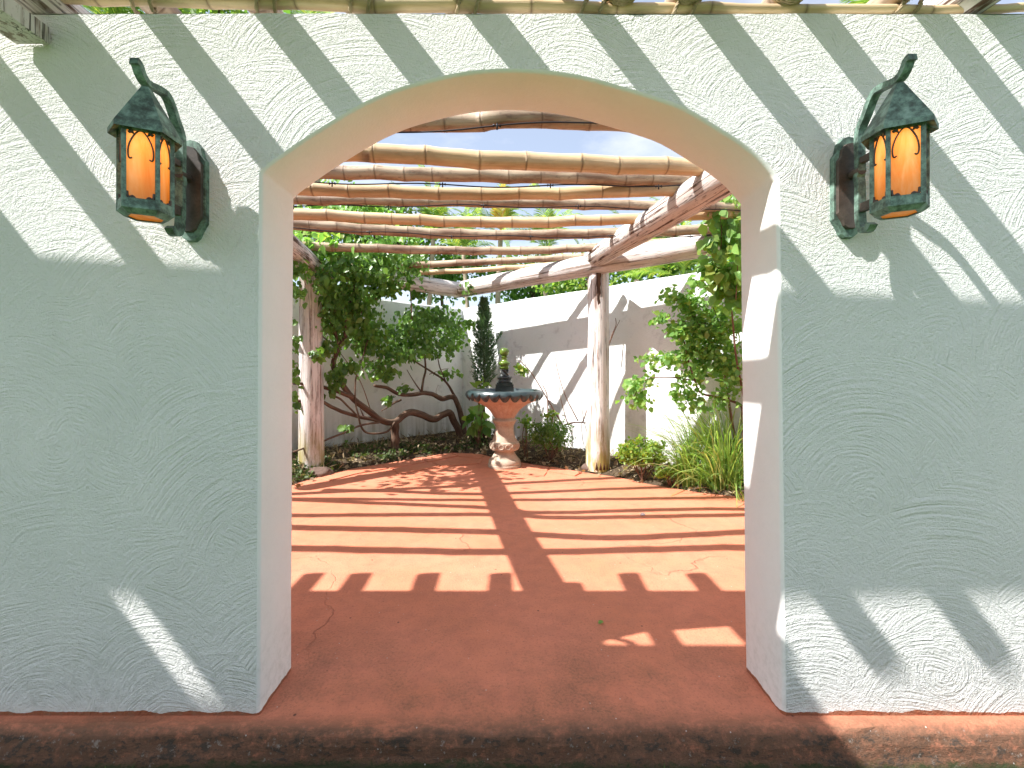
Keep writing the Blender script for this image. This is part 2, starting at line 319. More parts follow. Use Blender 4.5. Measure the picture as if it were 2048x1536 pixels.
# ---------------------------------------------------------------- mesh helper
class MB:
    def __init__(s): s.v = []; s.f = []; s.tc = []; s.nd = []
    def vert(s, co, tc=None, nd=0.0):
        s.v.append(tuple(co)); s.tc.append(tuple(tc) if tc is not None else tuple(co)); s.nd.append(nd); return len(s.v) - 1
    def quadstrip(s, A, B, closed=True):
        n = len(A); m = n if closed else n - 1
        for i in range(m):
            j = (i + 1) % n; s.f.append((A[i], A[j], B[j], B[i]))
    def box(s, lo, hi, mtx=None):
        ids = []
        for z in (lo[2], hi[2]):
            for x, y in ((lo[0], lo[1]), (hi[0], lo[1]), (hi[0], hi[1]), (lo[0], hi[1])):
                c = Vector((x, y, z)); ids.append(s.vert(mtx @ c if mtx else c, c))
        a = ids
        for q in ((3, 2, 1, 0), (4, 5, 6, 7), (0, 1, 5, 4), (1, 2, 6, 5), (2, 3, 7, 6), (3, 0, 4, 7)): s.f.append(tuple(a[i] for i in q))
    def tube(s, pts, rad, sides=10, caps=True, nds=None, wob=0.0, tcr=None, seed=0.0, flat=1.0, up=None):
        pts = [Vector(p) for p in pts]; n = len(pts)
        if not hasattr(rad, '__len__'): rad = [rad] * n
        T = [(pts[min(i + 1, n - 1)] - pts[max(i - 1, 0)]).normalized() for i in range(n)]
        u = Vector(up) if up else (Vector((0, 0, 1)) if abs(T[0].z) < 0.9 else Vector((1, 0, 0)))
        u = (u - T[0] * u.dot(T[0])).normalized(); L = seed * 3.7; prev = None; tcr = tcr or max(rad)
        for i in range(n):
            u = (u - T[i] * u.dot(T[i])).normalized(); w = T[i].cross(u)
            if i: L += (pts[i] - pts[i - 1]).length
            ring = []
            for j in range(sides):
                a = 2 * math.pi * j / sides; c, sn = math.cos(a), math.sin(a)
                r = rad[i]
                if wob: r *= 1 + wob * mnoise.noise(Vector((c * 1.3 + seed, sn * 1.3, L * 2.2)))
                ring.append(s.vert(pts[i] + u * (c * r) + w * (sn * r * flat), (c * tcr + seed, sn * tcr, L), nds[i] if nds else 0.0))
            if prev: s.quadstrip(prev, ring)
            elif caps: s.f.append(tuple(reversed(ring)))
            prev = ring
        if caps: s.f.append(tuple(prev))
    def lathe(s, prof, sides=32, ctr=(0, 0, 0), mod=None, capb=True, capt=True):
        prev = None; c = Vector(ctr)
        for i, (r, z) in enumerate(prof):
            ring = []
            for j in range(sides):
                a = 2 * math.pi * j / sides; rr = r * (mod(a, z, i) if mod else 1)
                ring.append(s.vert(c + Vector((math.cos(a) * rr, math.sin(a) * rr, z))))
            if prev: s.quadstrip(prev, ring)
            elif capb: s.f.append(tuple(reversed(ring)))
            prev = ring
        if capt: s.f.append(tuple(prev))
    def build(s, name, mat, parent=None, smooth=True, loc=None, auto=None):
        me = bpy.data.meshes.new(name); me.from_pydata(s.v, [], s.f)
        a = me.attributes.new('tc', 'FLOAT_VECTOR', 'POINT'); a.data.foreach_set('vector', np.array(s.tc, 'f').ravel())
        a = me.attributes.new('nd', 'FLOAT', 'POINT'); a.data.foreach_set('value', np.array(s.nd, 'f'))
        me.validate(); me.update()
        if smooth:
            me.polygons.foreach_set('use_smooth', np.ones(len(me.polygons), bool))
            if auto is not None: me.set_sharp_from_angle(angle=R(auto))
        me.materials.append(M[mat] if isinstance(mat, str) else mat)
        o = bpy.data.objects.new(name, me); COL.objects.link(o)
        if parent: o.parent = parent
        if loc is not None: o.location = loc
        return o

def tag(o, label=None, cat=None, group=None, kind=None):
    if label: o['label'] = label
    if cat: o['category'] = cat
    if group: o['group'] = group
    if kind: o['kind'] = kind
    return o
def empty(name, loc=(0, 0, 0), rz=0.0):
    o = bpy.data.objects.new(name, None); COL.objects.link(o); o.location = loc; o.rotation_euler = (0, 0, rz); o.empty_display_size = 0.1
    return o
def attach(o, parent):      # parent while keeping world coordinates (parents carry location only)
    o.parent = parent; o.matrix_parent_inverse = Matrix.Translation(parent.location).inverted(); return o
def spline(pts, n=8):
    pts = [Vector(p) for p in pts]; q = [pts[0] * 2 - pts[1]] + pts + [pts[-1] * 2 - pts[-2]]; out = []
    for i in range(1, len(q) - 2):
        for j in range(n):
            t = j / n; a, b, c, d = q[i - 1], q[i], q[i + 1], q[i + 2]
            out.append(0.5 * ((2 * b) + (c - a) * t + (2 * a - 5 * b + 4 * c - d) * t * t + (3 * b - a - 3 * c + d) * t ** 3))
    out.append(pts[-1]); return out
def resample(path, step):
    d = [0.0]
    for a, b in zip(path, path[1:]): d.append(d[-1] + (b - a).length)
    n = max(2, int(d[-1] / step) + 1); out = []; k = 0
    for i in range(n + 1):
        s_ = d[-1] * i / n
        while k < len(d) - 2 and d[k + 1] < s_: k += 1
        f = (s_ - d[k]) / max(1e-6, d[k + 1] - d[k]); out.append(path[k].lerp(path[k + 1], f))
    return out, d[-1]

# leaf clouds: numpy, one mesh per crown
LEAF = np.array([(0, 0, 0), (-.36, .30, .06), (-.26, .68, .03), (0, 1.0, -.10), (.26, .68, .03), (.36, .30, .06), (0, .42, -.05)], float)
LEAF_F = [(0, 6, 1), (1, 6, 2), (2, 6, 3), (3, 6, 4), (4, 6, 5), (5, 6, 0)]
NARROW = LEAF * np.array([0.55, 1, 1]); 
DIAM = np.array([(0, 0, 0), (-.3, .45, .04), (0, 1, -.06), (.3, .45, .04)], float); DIAM_F = [(0, 2, 1), (0, 3, 2)]
def norm(a): return a / np.maximum(1e-9, np.linalg.norm(a, axis=1, keepdims=True))
def leaf_mesh(name, mat, pts, size, tipdir, spread=0.8, parent=None, tmpl=LEAF, faces=LEAF_F, vary=0.5, upn=(0, 0, 1), nspread=0.7):
    pts = np.asarray(pts, float); n = len(pts)
    tip = norm(np.asarray(tipdir, float).reshape(-1, 3) * np.ones((n, 1)) + rng.normal(0, spread, (n, 3)))
    nz = norm(np.asarray(upn, float).reshape(-1, 3) * np.ones((n, 1)) + rng.normal(0, nspread, (n, 3)))
    xs = norm(np.cross(tip, nz)); nz = np.cross(xs, tip)
    sz = (np.asarray(size) * (1 + rng.uniform(-vary, vary, n)))[:, None, None]
    tm = tmpl[None] * sz
    V = pts[:, None] + tm[..., 0:1] * xs[:, None] + tm[..., 1:2] * tip[:, None] + tm[..., 2:3] * nz[:, None]
    nv = tmpl.shape[0]; F = np.array(faces)
    Fa = (F[None] + (np.arange(n) * nv)[:, None, None]).reshape(-1, F.shape[1])
    me = bpy.data.meshes.new(name)
    me.vertices.add(n * nv); me.vertices.foreach_set('co', V.reshape(-1).astype('f'))
    L = F.shape[1]; me.loops.add(len(Fa) * L); me.polygons.add(len(Fa))
    me.loops.foreach_set('vertex_index', Fa.reshape(-1).astype('i'))
    me.polygons.foreach_set('loop_start', (np.arange(len(Fa)) * L).astype('i'))
    a = me.attributes.new('rnd', 'FLOAT', 'POINT'); a.data.foreach_set('value', np.repeat(rng.uniform(0, 1, n), nv).astype('f'))
    me.update(calc_edges=True); me.materials.append(M[mat])
    o = bpy.data.objects.new(name, me); COL.objects.link(o)
    if parent: attach(o, parent)
    return o
def blob_pts(c, r, n, shell=0.55):
    d = norm(rng.normal(0, 1, (n, 3))); rr = rng.uniform(shell ** 3, 1, n) ** (1 / 3)
    return np.array(c) + d * rr[:, None] * np.array(r)
def clumps(c, r, n, per, cs):         # uneven crown: sub-clumps spread through an ellipsoid
    cen = blob_pts(c, r, n, 0.25); out = []
    for q in cen: out.append(q + rng.normal(0, cs, (per, 3)) * np.array([1, 1, 0.75]))
    return np.concatenate(out)

def spray(c, r, n, cs=.05):               # loose crown: half evenly spread, half in little clumps
    n1 = n // 2; a = np.array(c) + np.clip(rng.normal(0, .62, (n1, 3)), -1.45, 1.45) * np.array(r); b = clumps(c, r, max(3, (n - n1) // 7), 7, cs)
    return np.concatenate([a, b])

# ================================================================ SETTING
WT = (1431 - 28) * S              # wall top height
YF, YB = D, D * 1.156             # front wall faces
CX, CY = P(925, 0, 5.0).x, 5.0 * D
LW = Vector((-608 * S, -0.63 * D, 0)).normalized(); RW = Vector((1601 * S, -1.895 * D, 0)).normalized()
CORNER = Vector((CX, CY, 0))
XL = CX + LW.x * (CY - YB) / -LW.y; XR = CX + RW.x * (CY - YB) / -RW.y
EDGE_PX = [(520, 1000), (590, 968), (640, 953), (700, 938), (780, 925), (850, 913), (905, 905), (960, 908), (1000, 918), (1050, 926), (1100, 934), (1170, 945), (1240, 955), (1300, 969), (1400, 985), (1490, 995), (1600, 1012)]
EDGE = [PZ(x, y, 0.0) for x, y in EDGE_PX]

g = MB(); 
ids = [g.vert(c) for c in ((-400, -400, -0.13), (400, -400, -0.13), (400, 400, -0.13), (-400, 400, -0.13))]; g.f.append(tuple(ids))
tag(g.build('ground', 'ground', smooth=False), kind='structure')

# patio slab: top, worn step face in front
def build_patio():
    m = MB(); fx = np.arange(XL - .3, XR + .31, 0.05); rows = []
    prof = [(YF - 0.028, 0.0), (YF - 0.045, -0.005), (YF - 0.060, -0.022), (YF - 0.072, -0.05), (YF - 0.082, -0.085), (YF - 0.092, -0.115), (YF - 0.118, -0.135)]
    for i, (y, z) in enumerate(prof):
        row = []
        for x in fx:
            w = mnoise.noise(Vector((x * 2.1, i * 0.3, 1.7))) * 0.016 + mnoise.noise(Vector((x * 9, i * 0.9, 5))) * 0.008
            row.append(m.vert((x, y + w, z + (mnoise.noise(Vector((x * 7, i, 3))) * 0.006 * 1.6 if 0 < i < 6 else 0))))
        rows.append(row)
    for a, b in zip(rows, rows[1:]): m.quadstrip(b, a, False)
    pts = EDGE; back = [m.vert((XR + .3, EDGE[-1].y - .5, 0))] + [m.vert(p) for p in reversed(pts)] + [m.vert((XL - .3, EDGE[0].y - .9, 0))]
    m.f.append(tuple(rows[0]) + tuple(back))
    low = [m.vert((m.v[i][0], m.v[i][1], -0.14)) for i in back]
    m.quadstrip(low, back, False)
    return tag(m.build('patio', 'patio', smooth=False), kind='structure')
patio = build_patio()

# planting bed
def edge_dist(x, y):
    best = 9; sgn = 1
    for a, b in zip(EDGE, EDGE[1:]):
        ab = b - a; t = max(0, min(1, ((x - a.x) * ab.x + (y - a.y) * ab.y) / (ab.x ** 2 + ab.y ** 2)))
        dx, dy = x - a.x - ab.x * t, y - a.y - ab.y * t; d = math.hypot(dx, dy)
        if d < best: best = d; sgn = 1 if (ab.x * dy - ab.y * dx) > 0 else -1
    return best * sgn
def soil_z(x, y):
    d = edge_dist(x, y)
    base = -0.04 + max(0, min(1, (d + 0.04) / 0.08)) * 0.05 if d < 0.04 else 0.01 + min(0.11, (d - 0.04) * 0.30)
    if d > 0.02: base += mnoise.noise(Vector((x * 3, y * 3, 0))) * 0.02 + mnoise.noise(Vector((x * 11, y * 11, 4))) * 0.012
    return base
def build_soil():
    m = MB(); xs = np.arange(-4.8, 5.0, 0.07); ys = np.arange(3.2, 8.4, 0.07); idx = {}
    for i, x in enumerate(xs):
        for j, y in enumerate(ys):
            if edge_dist(x, y) > -0.15: idx[i, j] = m.vert((x, y, soil_z(x, y)))
    for (i, j) in list(idx):
        q = [(i, j), (i + 1, j), (i + 1, j + 1), (i, j + 1)]
        if all(c in idx for c in q): m.f.append(tuple(idx[c] for c in q))
    return tag(m.build('planting_bed', 'soil'), kind='structure')
build_soil()

# edging pavers at the back of the patio (separate terracotta slabs)
pav = [[(640, 957), (700, 941), (760, 931), (775, 938), (715, 948), (660, 962)], [(764, 931), (838, 918), (850, 925), (780, 938)], [(842, 918), (900, 908), (916, 913), (856, 925)],
       [(904, 907), (958, 910), (962, 918), (920, 914)], [(784, 940), (860, 926), (880, 934), (800, 949)], [(864, 926), (920, 916), (965, 920), (960, 928), (884, 934)],
       [(1056, 929), (1098, 935), (1094, 943), (1052, 938)], [(1102, 935), (1164, 946), (1150, 953), (1098, 944)], [(1052, 940), (1094, 945), (1088, 953), (1046, 948)]]
for q in pav:
    m = MB(); pts = [PZ(x, y, 0.0) for x, y in q]; c = sum(pts, Vector()) / len(pts); h = 0.012 + random.uniform(-.003, .004)
    out = [m.vert((p.x, p.y, 0.001)) for p in pts]
    top = [m.vert((c.x + (p.x - c.x) * .985, c.y + (p.y - c.y) * .985, h)) for p in pts]
    m.f.append(tuple(top)); m.quadstrip(out, top)
    o = m.build('paver', 'patio', smooth=False); attach(o, patio)
    bm = bmesh.new(); bm.from_mesh(o.data); bmesh.ops.recalc_face_normals(bm, faces=bm.faces); bm.to_mesh(o.data); bm.free()

# ---------------------------------------------------------------- front wall with arch
ARCH = [(524.5, 346), (540, 332), (565, 314), (605, 286), (652, 256), (716, 218), (760, 197), (804, 180), (878, 160), (935, 149), (992, 144), (1050, 144), (1110, 149), (1174, 160), (1240, 178), (1310, 199), (1370, 221), (1440, 263), (1482, 290), (1520, 321), (1553, 358)]
def build_front_wall():
    arch = spline([Vector(((x - X0) * S, 0, (1431 - y) * S)) for x, y in ARCH], 3)
    jl, jr = (519 - X0) * S, (1566 - X0) * S
    line = [Vector((jl, 0, -0.05))] + [Vector((jl + (arch[0].x - jl) * i / 6, 0, arch[0].z * i / 6)) for i in range(0, 6)] + arch + [Vector((jr + (arch[-1].x - jr) * i / 6, 0, arch[-1].z * i / 6)) for i in range(5, -1, -1)] + [Vector((jr, 0, -0.05))]
    n = len(line); nor = []
    for i in range(n):
        tdir = (line[min(i + 1, n - 1)] - line[max(i - 1, 0)]).normalized(); nor.append(Vector((-tdir.z, 0, tdir.x)))   # away from the opening
    C = 0.012
    def off(i, d): return line[i] + nor[i] * d
    root = empty('arched_wall', (0, (YF + YB) / 2, 0))
    tag(root, 'pale combed-stucco wall pierced by a wide arched doorway', 'wall')
    r = MB(); prof = [(C, 0.0), (C * .3, C * .3), (0, C), (0, (YB - YF) * .5), (0, YB - YF - C), (C * .3, YB - YF - C * .3), (C, YB - YF)]
    prev = None
    for d, y in prof:
        ring = [r.vert(off(i, d) + Vector((mnoise.noise(Vector((0, y * 5, line[i].z * 3))) * .004, YF + y, 0))) for i in range(n)]
        if prev: r.quadstrip(prev, ring, False)
        prev = ring
    attach(r.build('arch_reveal', 'reveal', auto=50), root)
    w = MB()
    for y in (YF, YB):
        up = 0 if y == YF else 1
        o = [off(i, C) for i in range(n)]
        xs = [p.x for p in o]
        def top(x): return WT + mnoise.noise(Vector((x * 2.3, 0.5, 0))) * .006 + mnoise.noise(Vector((x * 14, 1.5, 0))) * .003
        def face(L):
            L = L if up else list(reversed(L)); w.f.append(tuple(w.vert(c) for c in L))
        k1 = 7; k2 = n - 8     # first/last arch index
        face([(XL - .4, y, -.05), (o[0].x, y, -.05)][::1] + [(o[i].x, y, o[i].z) for i in range(1, k1 + 1)] + [(o[k1].x, y, top(o[k1].x)), (XL - .4, y, top(XL))]) if False else None
        a = w.vert
        def poly(L):
            idsx = [a((c[0], y, c[1])) for c in L]; w.f.append(tuple(idsx if not up else reversed(idsx)))
        poly([(XL - .4, -.05), (o[0].x, -.05)] + [(o[i].x, o[i].z) for i in range(1, k1 + 1)] + [(o[k1].x, top(o[k1].x))] + [(x, top(x)) for x in np.arange(o[k1].x - .02, XL - .4, -0.08)] + [(XL - .4, top(XL - .4))])
        for i in range(k1, k2): poly([(o[i].x, o[i].z), (o[i + 1].x, o[i + 1].z), (o[i + 1].x, top(o[i + 1].x)), (o[i].x, top(o[i].x))])
        poly([(o[k2].x, o[k2].z)] + [(o[i].x, o[i].z) for i in range(k2 + 1, n)] + [(XR + .4, -.05), (XR + .4, top(XR + .4))] + [(x, top(x)) for x in np.arange(XR + .38, o[k2].x + .02, -0.08)] + [(o[k2].x, top(o[k2].x))])
    tx = np.arange(XL - .4, XR + .45, 0.08)
    A = [w.vert((x, YF, WT + .001)) for x in tx]; Bv = [w.vert((x, YF + .02, WT + .006)) for x in tx]; Cc = [w.vert((x, YB - .02, WT + .006)) for x in tx]; Dd = [w.vert((x, YB, WT)) for x in tx]
    w.quadstrip(A, Bv, False); w.quadstrip(Bv, Cc, False); w.quadstrip(Cc, Dd, False)
    attach(w.build('wall_face', 'stucco', smooth=False), root)
    return root
build_front_wall()

def garden_wall(d, length, label):
    H = EYE + (735 - 617) * 5.0 * S
    nrm = Vector((d.y, -d.x, 0)) if d.x < 0 else Vector((-d.y, d.x, 0))     # away from the patio
    if nrm.y < 0: nrm = -nrm
    m = MB(); N = 60; rows = []
    for i in range(N + 1):
        s_ = -0.0 + length * i / N; p = CORNER + d * s_
        hz = H + mnoise.noise(Vector((s_ * 1.5, d.x, 0))) * .012
        th = 0.2
        ex = nrm * th + (d * -0.2 if i == 0 else Vector())
        sec = [p + Vector((0, 0, -.09)), p + Vector((0, 0, hz - .02)), p + nrm * .02 + Vector((0, 0, hz)), p + ex - nrm * .02 + Vector((0, 0, hz)), p + ex + Vector((0, 0, hz - .02)), p + ex + Vector((0, 0, -.09))]
        rows.append([m.vert(c) for c in sec])
    for a, b in zip(rows, rows[1:]): m.quadstrip(a, b, False)
    o = m.build('garden_wall', 'garden_stucco', smooth=True, auto=30)
    bm = bmesh.new(); bm.from_mesh(o.data); bmesh.ops.recalc_face_normals(bm, faces=bm.faces); bm.to_mesh(o.data); bm.free()
    tag(o, label, 'wall'); return o
garden_wall(LW, (CY - YB) / -LW.y + .05, 'shaded white garden wall behind the climbing vine and its log prop')
garden_wall(RW, (CY - YB) / -RW.y + .05, 'sunlit white garden wall behind the split post, striped with pergola shadows')

# ================================================================ PERGOLA
def timber(name, a, b, r, mat, label, group=None, r2=None, wob=0.05, seed=1.0, bow=0.0, parent=None, sides=16):
    a, b = Vector(a), Vector(b); N = 26; m = MB(); r2 = r2 or r; pts = []; rad = []
    side = (b - a).cross(Vector((0, 0, 1))).normalized()
    for i in range(N + 1):
        t = i / N; pts.append(a.lerp(b, t) + Vector((0, 0, bow * math.sin(math.pi * t))) + side * (mnoise.noise(Vector((t * 3, seed, 0))) * .012))
        rad.append(r + (r2 - r) * t)
    rad[0] *= .96; rad[-1] *= .96
    m.tube(pts, rad, sides, True, None, wob, seed=seed)
    o = m.build(name, mat, parent, auto=50)
    if label: tag(o, label, 'beam', group)
    return o
ZP = 2.52
pcorner = P(913, 0, 4.40); pcorner.z = ZP
def atz(x, k, z): v = P(x, 0, k); v.z = z; return v
right_post = atz(1196, 3.35, 0.08); left_post = atz(622, 3.35, 0.0)
pr_end = atz(1480, 2.63, ZP); dvec = (pr_end - pcorner); pr_far = pcorner + dvec * 1.9
timber('pergola_beam', pcorner + Vector((-.02, .06, 0)), pr_far, 0.130, 'beam', 'long white log beam carried on the split post, running along the sunlit garden wall', seed=2.2)
pl_end = atz(640, 3.49, ZP); dl = pl_end - pcorner
timber('pergola_beam', pcorner + Vector((.0, -.02, 0)), pcorner + dl * 2.1, 0.124, 'beam', 'white log beam behind vine leaves along the shaded garden wall', seed=5.1)
# longitudinal beams towards the arched wall
lb_a = Vector((left_post.x + .02, left_post.y + .15, 2.50)); lb_b = Vector((-1.73 + .137 * (2.41 - YB), YB + .02, 2.44))
timber('pergola_beam', lb_a, lb_b, 0.108, 'beam_old', 'weathered log beam from the vine-side post to the arched wall', seed=8.4)
rb_a = Vector((right_post.x - .06, right_post.y + .08, 2.60)); rb_b = Vector((1.408 + .113 * (2.88 - YB), YB + .02, 2.44))
timber('pergola_beam', rb_a, rb_b, 0.122, 'beam_old', 'badly peeling log beam from the split post to the arched wall', seed=3.7)

def post(name, base, top, r, label, split, seed):
    root = empty(name, base); tag(root, label, 'post')
    m = MB(); N = 30; pts = []; rad = []
    for i in range(N + 1):
        t = i / N; pts.append(Vector((base.x + mnoise.noise(Vector((t * 2, seed, 1))) * .01, base.y, base.z - .06 + (top - base.z + .06) * t)))
        rad.append(r * (1.06 - .10 * t + (0.05 * max(0, 1 - t * 6))))
    m.tube(pts, rad, 18, True, None, 0.07, seed=seed)
    attach(m.build('log', 'post', auto=50), root)
    if split:
        m = MB(); pts = [Vector((base.x - .02 + mnoise.noise(Vector((t * 7, 0, 3))) * .014, base.y - r * 0.93, top - .01 - t * .47)) for t in np.linspace(0, 1, 14)]
        m.tube(pts, [0.030 * (1 - .75 * (i / 13) ** 1.5) + .004 * math.sin(i * 2.1) for i in range(14)], 8, True, None, .3, seed=4, flat=.5, up=(1, 0, 0))
        attach(m.build('rotten_split', 'rot'), root)
    else:
        m = MB(); m.box((base.x - .075, base.y - r - .018, top - .42), (base.x - .012, base.y - r + .03, top - .06)); attach(m.build('cleat', 'post', smooth=False), root)
    m = MB()
    for k in range(5):
        a = -1.9 + k * .32; q = Vector((base.x + math.cos(a) * r * 1.02, base.y + math.sin(a) * r * 1.02, base.z))
        m.tube([q + Vector((0, 0, -.03)), q + Vector((0, 0, .05 + .05 * random.random()))], [.018, .004], 6, True, None, .2, seed=k)
    attach(m.build('rot_crack', 'rot'), root)
    return root
post('pergola_post', right_post, ZP - .10, 0.132, 'white log post with a rotten brown split, beside the fountain bed', True, 1.3)
post('pergola_post', left_post, ZP - .10, 0.138, 'thick peeling white log post standing in front of the climbing vine', False, 6.6)

# bamboo culms
def bamboo(name, path, r, mat, label, cat='bamboo pole', group=None, seed=0.0, inter=0.30, sides=14, taper=0.9):
    path = spline(path, 10); fine, L = resample(path, 0.01)
    n = len(fine); ts = []; k = 0; pos = random.uniform(.04, .2)
    nodes = []
    while pos < L: nodes.append(pos); pos += inter * random.uniform(.62, 1.3)
    stops = {0.0, L}
    for q in nodes:
        for d in (-.03, -.012, -.004, 0.0, .004, .012, .03): 
            if 0 < q + d < L: stops.add(q + d)
    s_ = 0
    while s_ < L: stops.add(s_); s_ += .08
    ss = sorted(stops); pts = []; rad = []; nds = []
    for s_ in ss:
        f = s_ / L * (n - 1); i = min(n - 2, int(f)); p = fine[i].lerp(fine[i + 1], f - i)
        j = min(range(len(nodes)), key=lambda q: abs(nodes[q] - s_)) if nodes else 0
        dn = abs(nodes[j] - s_) if nodes else 9
        kink = Vector((0, math.cos(j * 2.3 + seed), math.sin(j * 2.3 + seed))) * .006 * math.exp(-(dn / .06) ** 2)
        pts.append(p + kink)
        bulge = 1 + .045 * math.exp(-(dn / .010) ** 2) + .03 * math.exp(-(dn / .04) ** 2)
        if dn < .002: bulge = 1.0
        rad.append(r * (1 - (1 - taper) * s_ / L) * bulge * (1 + .04 * mnoise.noise(Vector((s_ * 1.7, seed, 0))))); nds.append(math.exp(-(dn / .0045) ** 2))
    m = MB(); m.tube(pts, rad, sides, True, nds, 0.02, seed=seed)
    o = m.build(name, mat); tag(o, label, cat, group)
    # leaf-scar stubs at a few nodes
    return o
# overhead poles seen through the arch: three photo points and the height each rests at
RODS = [
    ((868, 245, 1000, 236, 1172, 240), 2.633, .052, 'bamboo_old', 'dark weathered bamboo pole closest behind the arch crown'),
    ((600, 300, 1010, 321, 1480, 338), 2.573, .054, 'bamboo', 'thickest pale bamboo pole, second behind the arch crown'),
    ((560, 343, 1000, 352, 1520, 362), 2.633, .046, 'bamboo_old', 'stained weathered bamboo pole, third behind the arch crown, with cable below'),
    ((540, 377, 1000, 388, 1560, 372), 2.573, .045, 'bamboo', 'pale bamboo pole, fourth behind the arch crown'),
    ((500, 398, 1000, 405, 1560, 418), 2.633, .041, 'bamboo_old', 'greyish bamboo pole, fifth behind the arch crown'),
    ((500, 425, 1030, 445, 1580, 420), 2.600, .047, 'bamboo', 'pale bamboo pole, sixth behind the arch crown, bowed in the middle'),
    ((480, 443, 1000, 470, 1580, 452), 2.620, .050, 'bamboo_old', 'split weathered bamboo pole, seventh behind the arch crown'),
    ((520, 490, 1000, 502, 1330, 486), 2.665, .048, 'bamboo_old', 'brown bamboo pole whose end vanishes into vine leaves'),
    ((660, 536, 900, 527, 1190, 512), 2.670, .043, 'bamboo_old', 'short grey bamboo pole near the beam corner, next to last'),
    ((700, 547, 900, 543, 1130, 528), 2.670, .037, 'bamboo', 'shortest pale bamboo pole, last before the beam corner'),
]
SHP = {0: [(600, 1097), (1040, 1104)], 1: [(590, 1055), (980, 1064)], 2: [(590, 1031), (990, 1029)], 3: [(600, 1000), (985, 1016)], 4: [(700, 998)], 5: [(800, 983)]}
rod_paths = []
for i, (q, z, r, mt, lab) in enumerate(RODS):
    pts = [PZ(q[0], q[1], z), PZ(q[2], q[3], z), PZ(q[4], q[5], z)]
    if i in SHP:   # their hidden vine-side halves, recovered from the shadow lines on the floor
        hid = []
        for (fx, fy) in SHP[i]:
            g_ = PZ(fx, fy, 0.0); hid.append(Vector((g_.x - .79 * z, g_.y - .2586 * z, z)))
        c, b = pts[2], pts[1]
        far = hid[0] + (hid[0] - (hid[1] if len(hid) > 1 else pts[0])).normalized() * .8
        pts = [far] + hid + pts + [c + (c - b).normalized() * (.5 if i else 1.2)]
    elif i < 7:   # poles run on past the opening to the beams on both sides
        a, b, c = pts; da = (a - b).normalized(); dc = (c - b).normalized()
        pts = [a + da * 2.9] + pts + [c + dc * .5]
    rod_paths.append(spline(pts, 10)); bamboo('bamboo_pole', pts, r * 1.07, mt, lab, group='bamboo poles over the patio', seed=i * 1.7, inter=.29)

# black cables slung below some poles, with clips
for idx, lab, ys in ((0, 'black cable slung under the dark bamboo pole closest behind the arch crown', (276, 252, 238)), (2, 'black cable slung under the third bamboo pole', (362, 372, 368)), (4, 'black cable slung under the greyish fifth bamboo pole', (413, 412, 424)), (6, 'black cable crossing the split seventh bamboo pole', (452, 473, 470))):
    q, z, r, _, _ = RODS[idx]; z2 = z - r - .01
    if idx == 0: q = (600, 0, 1005, 0, 1400, 0)
    pts = [PZ(q[0], ys[0], z2), PZ(q[2], ys[1], z2), PZ(q[4], ys[2], z2)]
    path, L = resample(spline(pts, 12), .06)
    path = [p + Vector((0, 0, .010 * math.sin(i * .35 + idx))) for i, p in enumerate(path)]
    root = empty('cable', path[0]); tag(root, lab, 'cable')
    m = MB(); m.tube(path, .0048, 6); attach(m.build('cord', 'wire'), root)
    for i in range(6, len(path) - 4, 13):
        m = MB(); p = path[i]; m.tube([p + Vector((-.022, 0, 0)), p + Vector((-.008, 0, 0)), p + Vector((.008, 0, 0)), p + Vector((.022, 0, 0))], [.010, .004, .004, .010], 7); m.tube([p + Vector((0, 0, -.022)), p + Vector((0, 0, .012))], .005, 5)
        attach(m.build('clip', 'wire'), root)

# rafters crossing the arched wall, sticking out on both sides
RAFT = [(-797, 1.35), (-638, 1.35), (-410, 1.35), (-167, 1.35), (255, .95), (485, .65), (692, .65), (910, .65), (1128, .65), (1246, .015), (1378, .65), (1585, .65), (1815, .65)]
ordn = ['first', 'second', 'third', 'fourth', 'fifth', 'sixth', 'seventh', 'eighth', 'ninth', 'tenth', 'eleventh', 'twelfth', 'thirteenth']
ZR = 2.705
for i, (px, out) in enumerate(RAFT):
    x = (px - X0) * S; sk = random.uniform(-.015, .015)
    zr = ZR if px < 1200 else 2.672
    lab = ('short bamboo rafter stub sitting on the wall top above the arch, roped on' if out < .1 else '%s bamboo rafter laid across the arched wall top, counting from the shaded garden wall' % ordn[i])
    bamboo('bamboo_rafter', [(x - sk, YF - out, zr + random.uniform(-.004, .006)), (x, (YF + YB) / 2, zr), (x + sk, 2.075, zr)], .058 + random.uniform(-.004, .003), 'bamboo_old', lab, 'rafter', 'rafters on the arched wall', seed=i * 2.9 + 30, inter=.33, taper=.97)
# pole lying along the wall top under the rafters
bamboo('bamboo_rail', [P(-700, -40, 1.02), P(-40, -18, 1.02), P(300, -5, 1.022), P(700, 8, 1.022), P(1000, 13, 1.022), P(1400, 19, 1.022), P(1800, 19, 1.02), P(2150, 18, 1.02)], .037, 'bamboo', 'long pale bamboo rail roped beneath the rafters along the wall top', 'bamboo pole', seed=77, inter=.42, taper=.36)
# timber beam ends jutting over the wall
timber('beam_end', ((40 - X0) * S, YF - .75, 2.70), ((70 - X0) * S, YB + .06, 2.625), .085, 'beam_old', 'cracked white beam end jutting over the wall above the lantern nearer the shaded garden wall', seed=11.2)
m = MB(); bmp = P(28, 28, .93); m.box((bmp.x - .10, bmp.y - .06, bmp.z - .03), (bmp.x + .02, bmp.y + .10, bmp.z + .03))
tag(m.build('beam_cleat', 'beam', smooth=False), 'small white wooden block nailed under a cracked beam end', 'block')
timber('beam_end', ((2010 - X0) * S, YF - .75, 2.69), ((1945 - X0) * S, YB + .06, 2.66), .085, 'beam_old', 'peeling white beam end jutting over the wall above the lantern nearer the sunlit garden wall', seed=14.4)

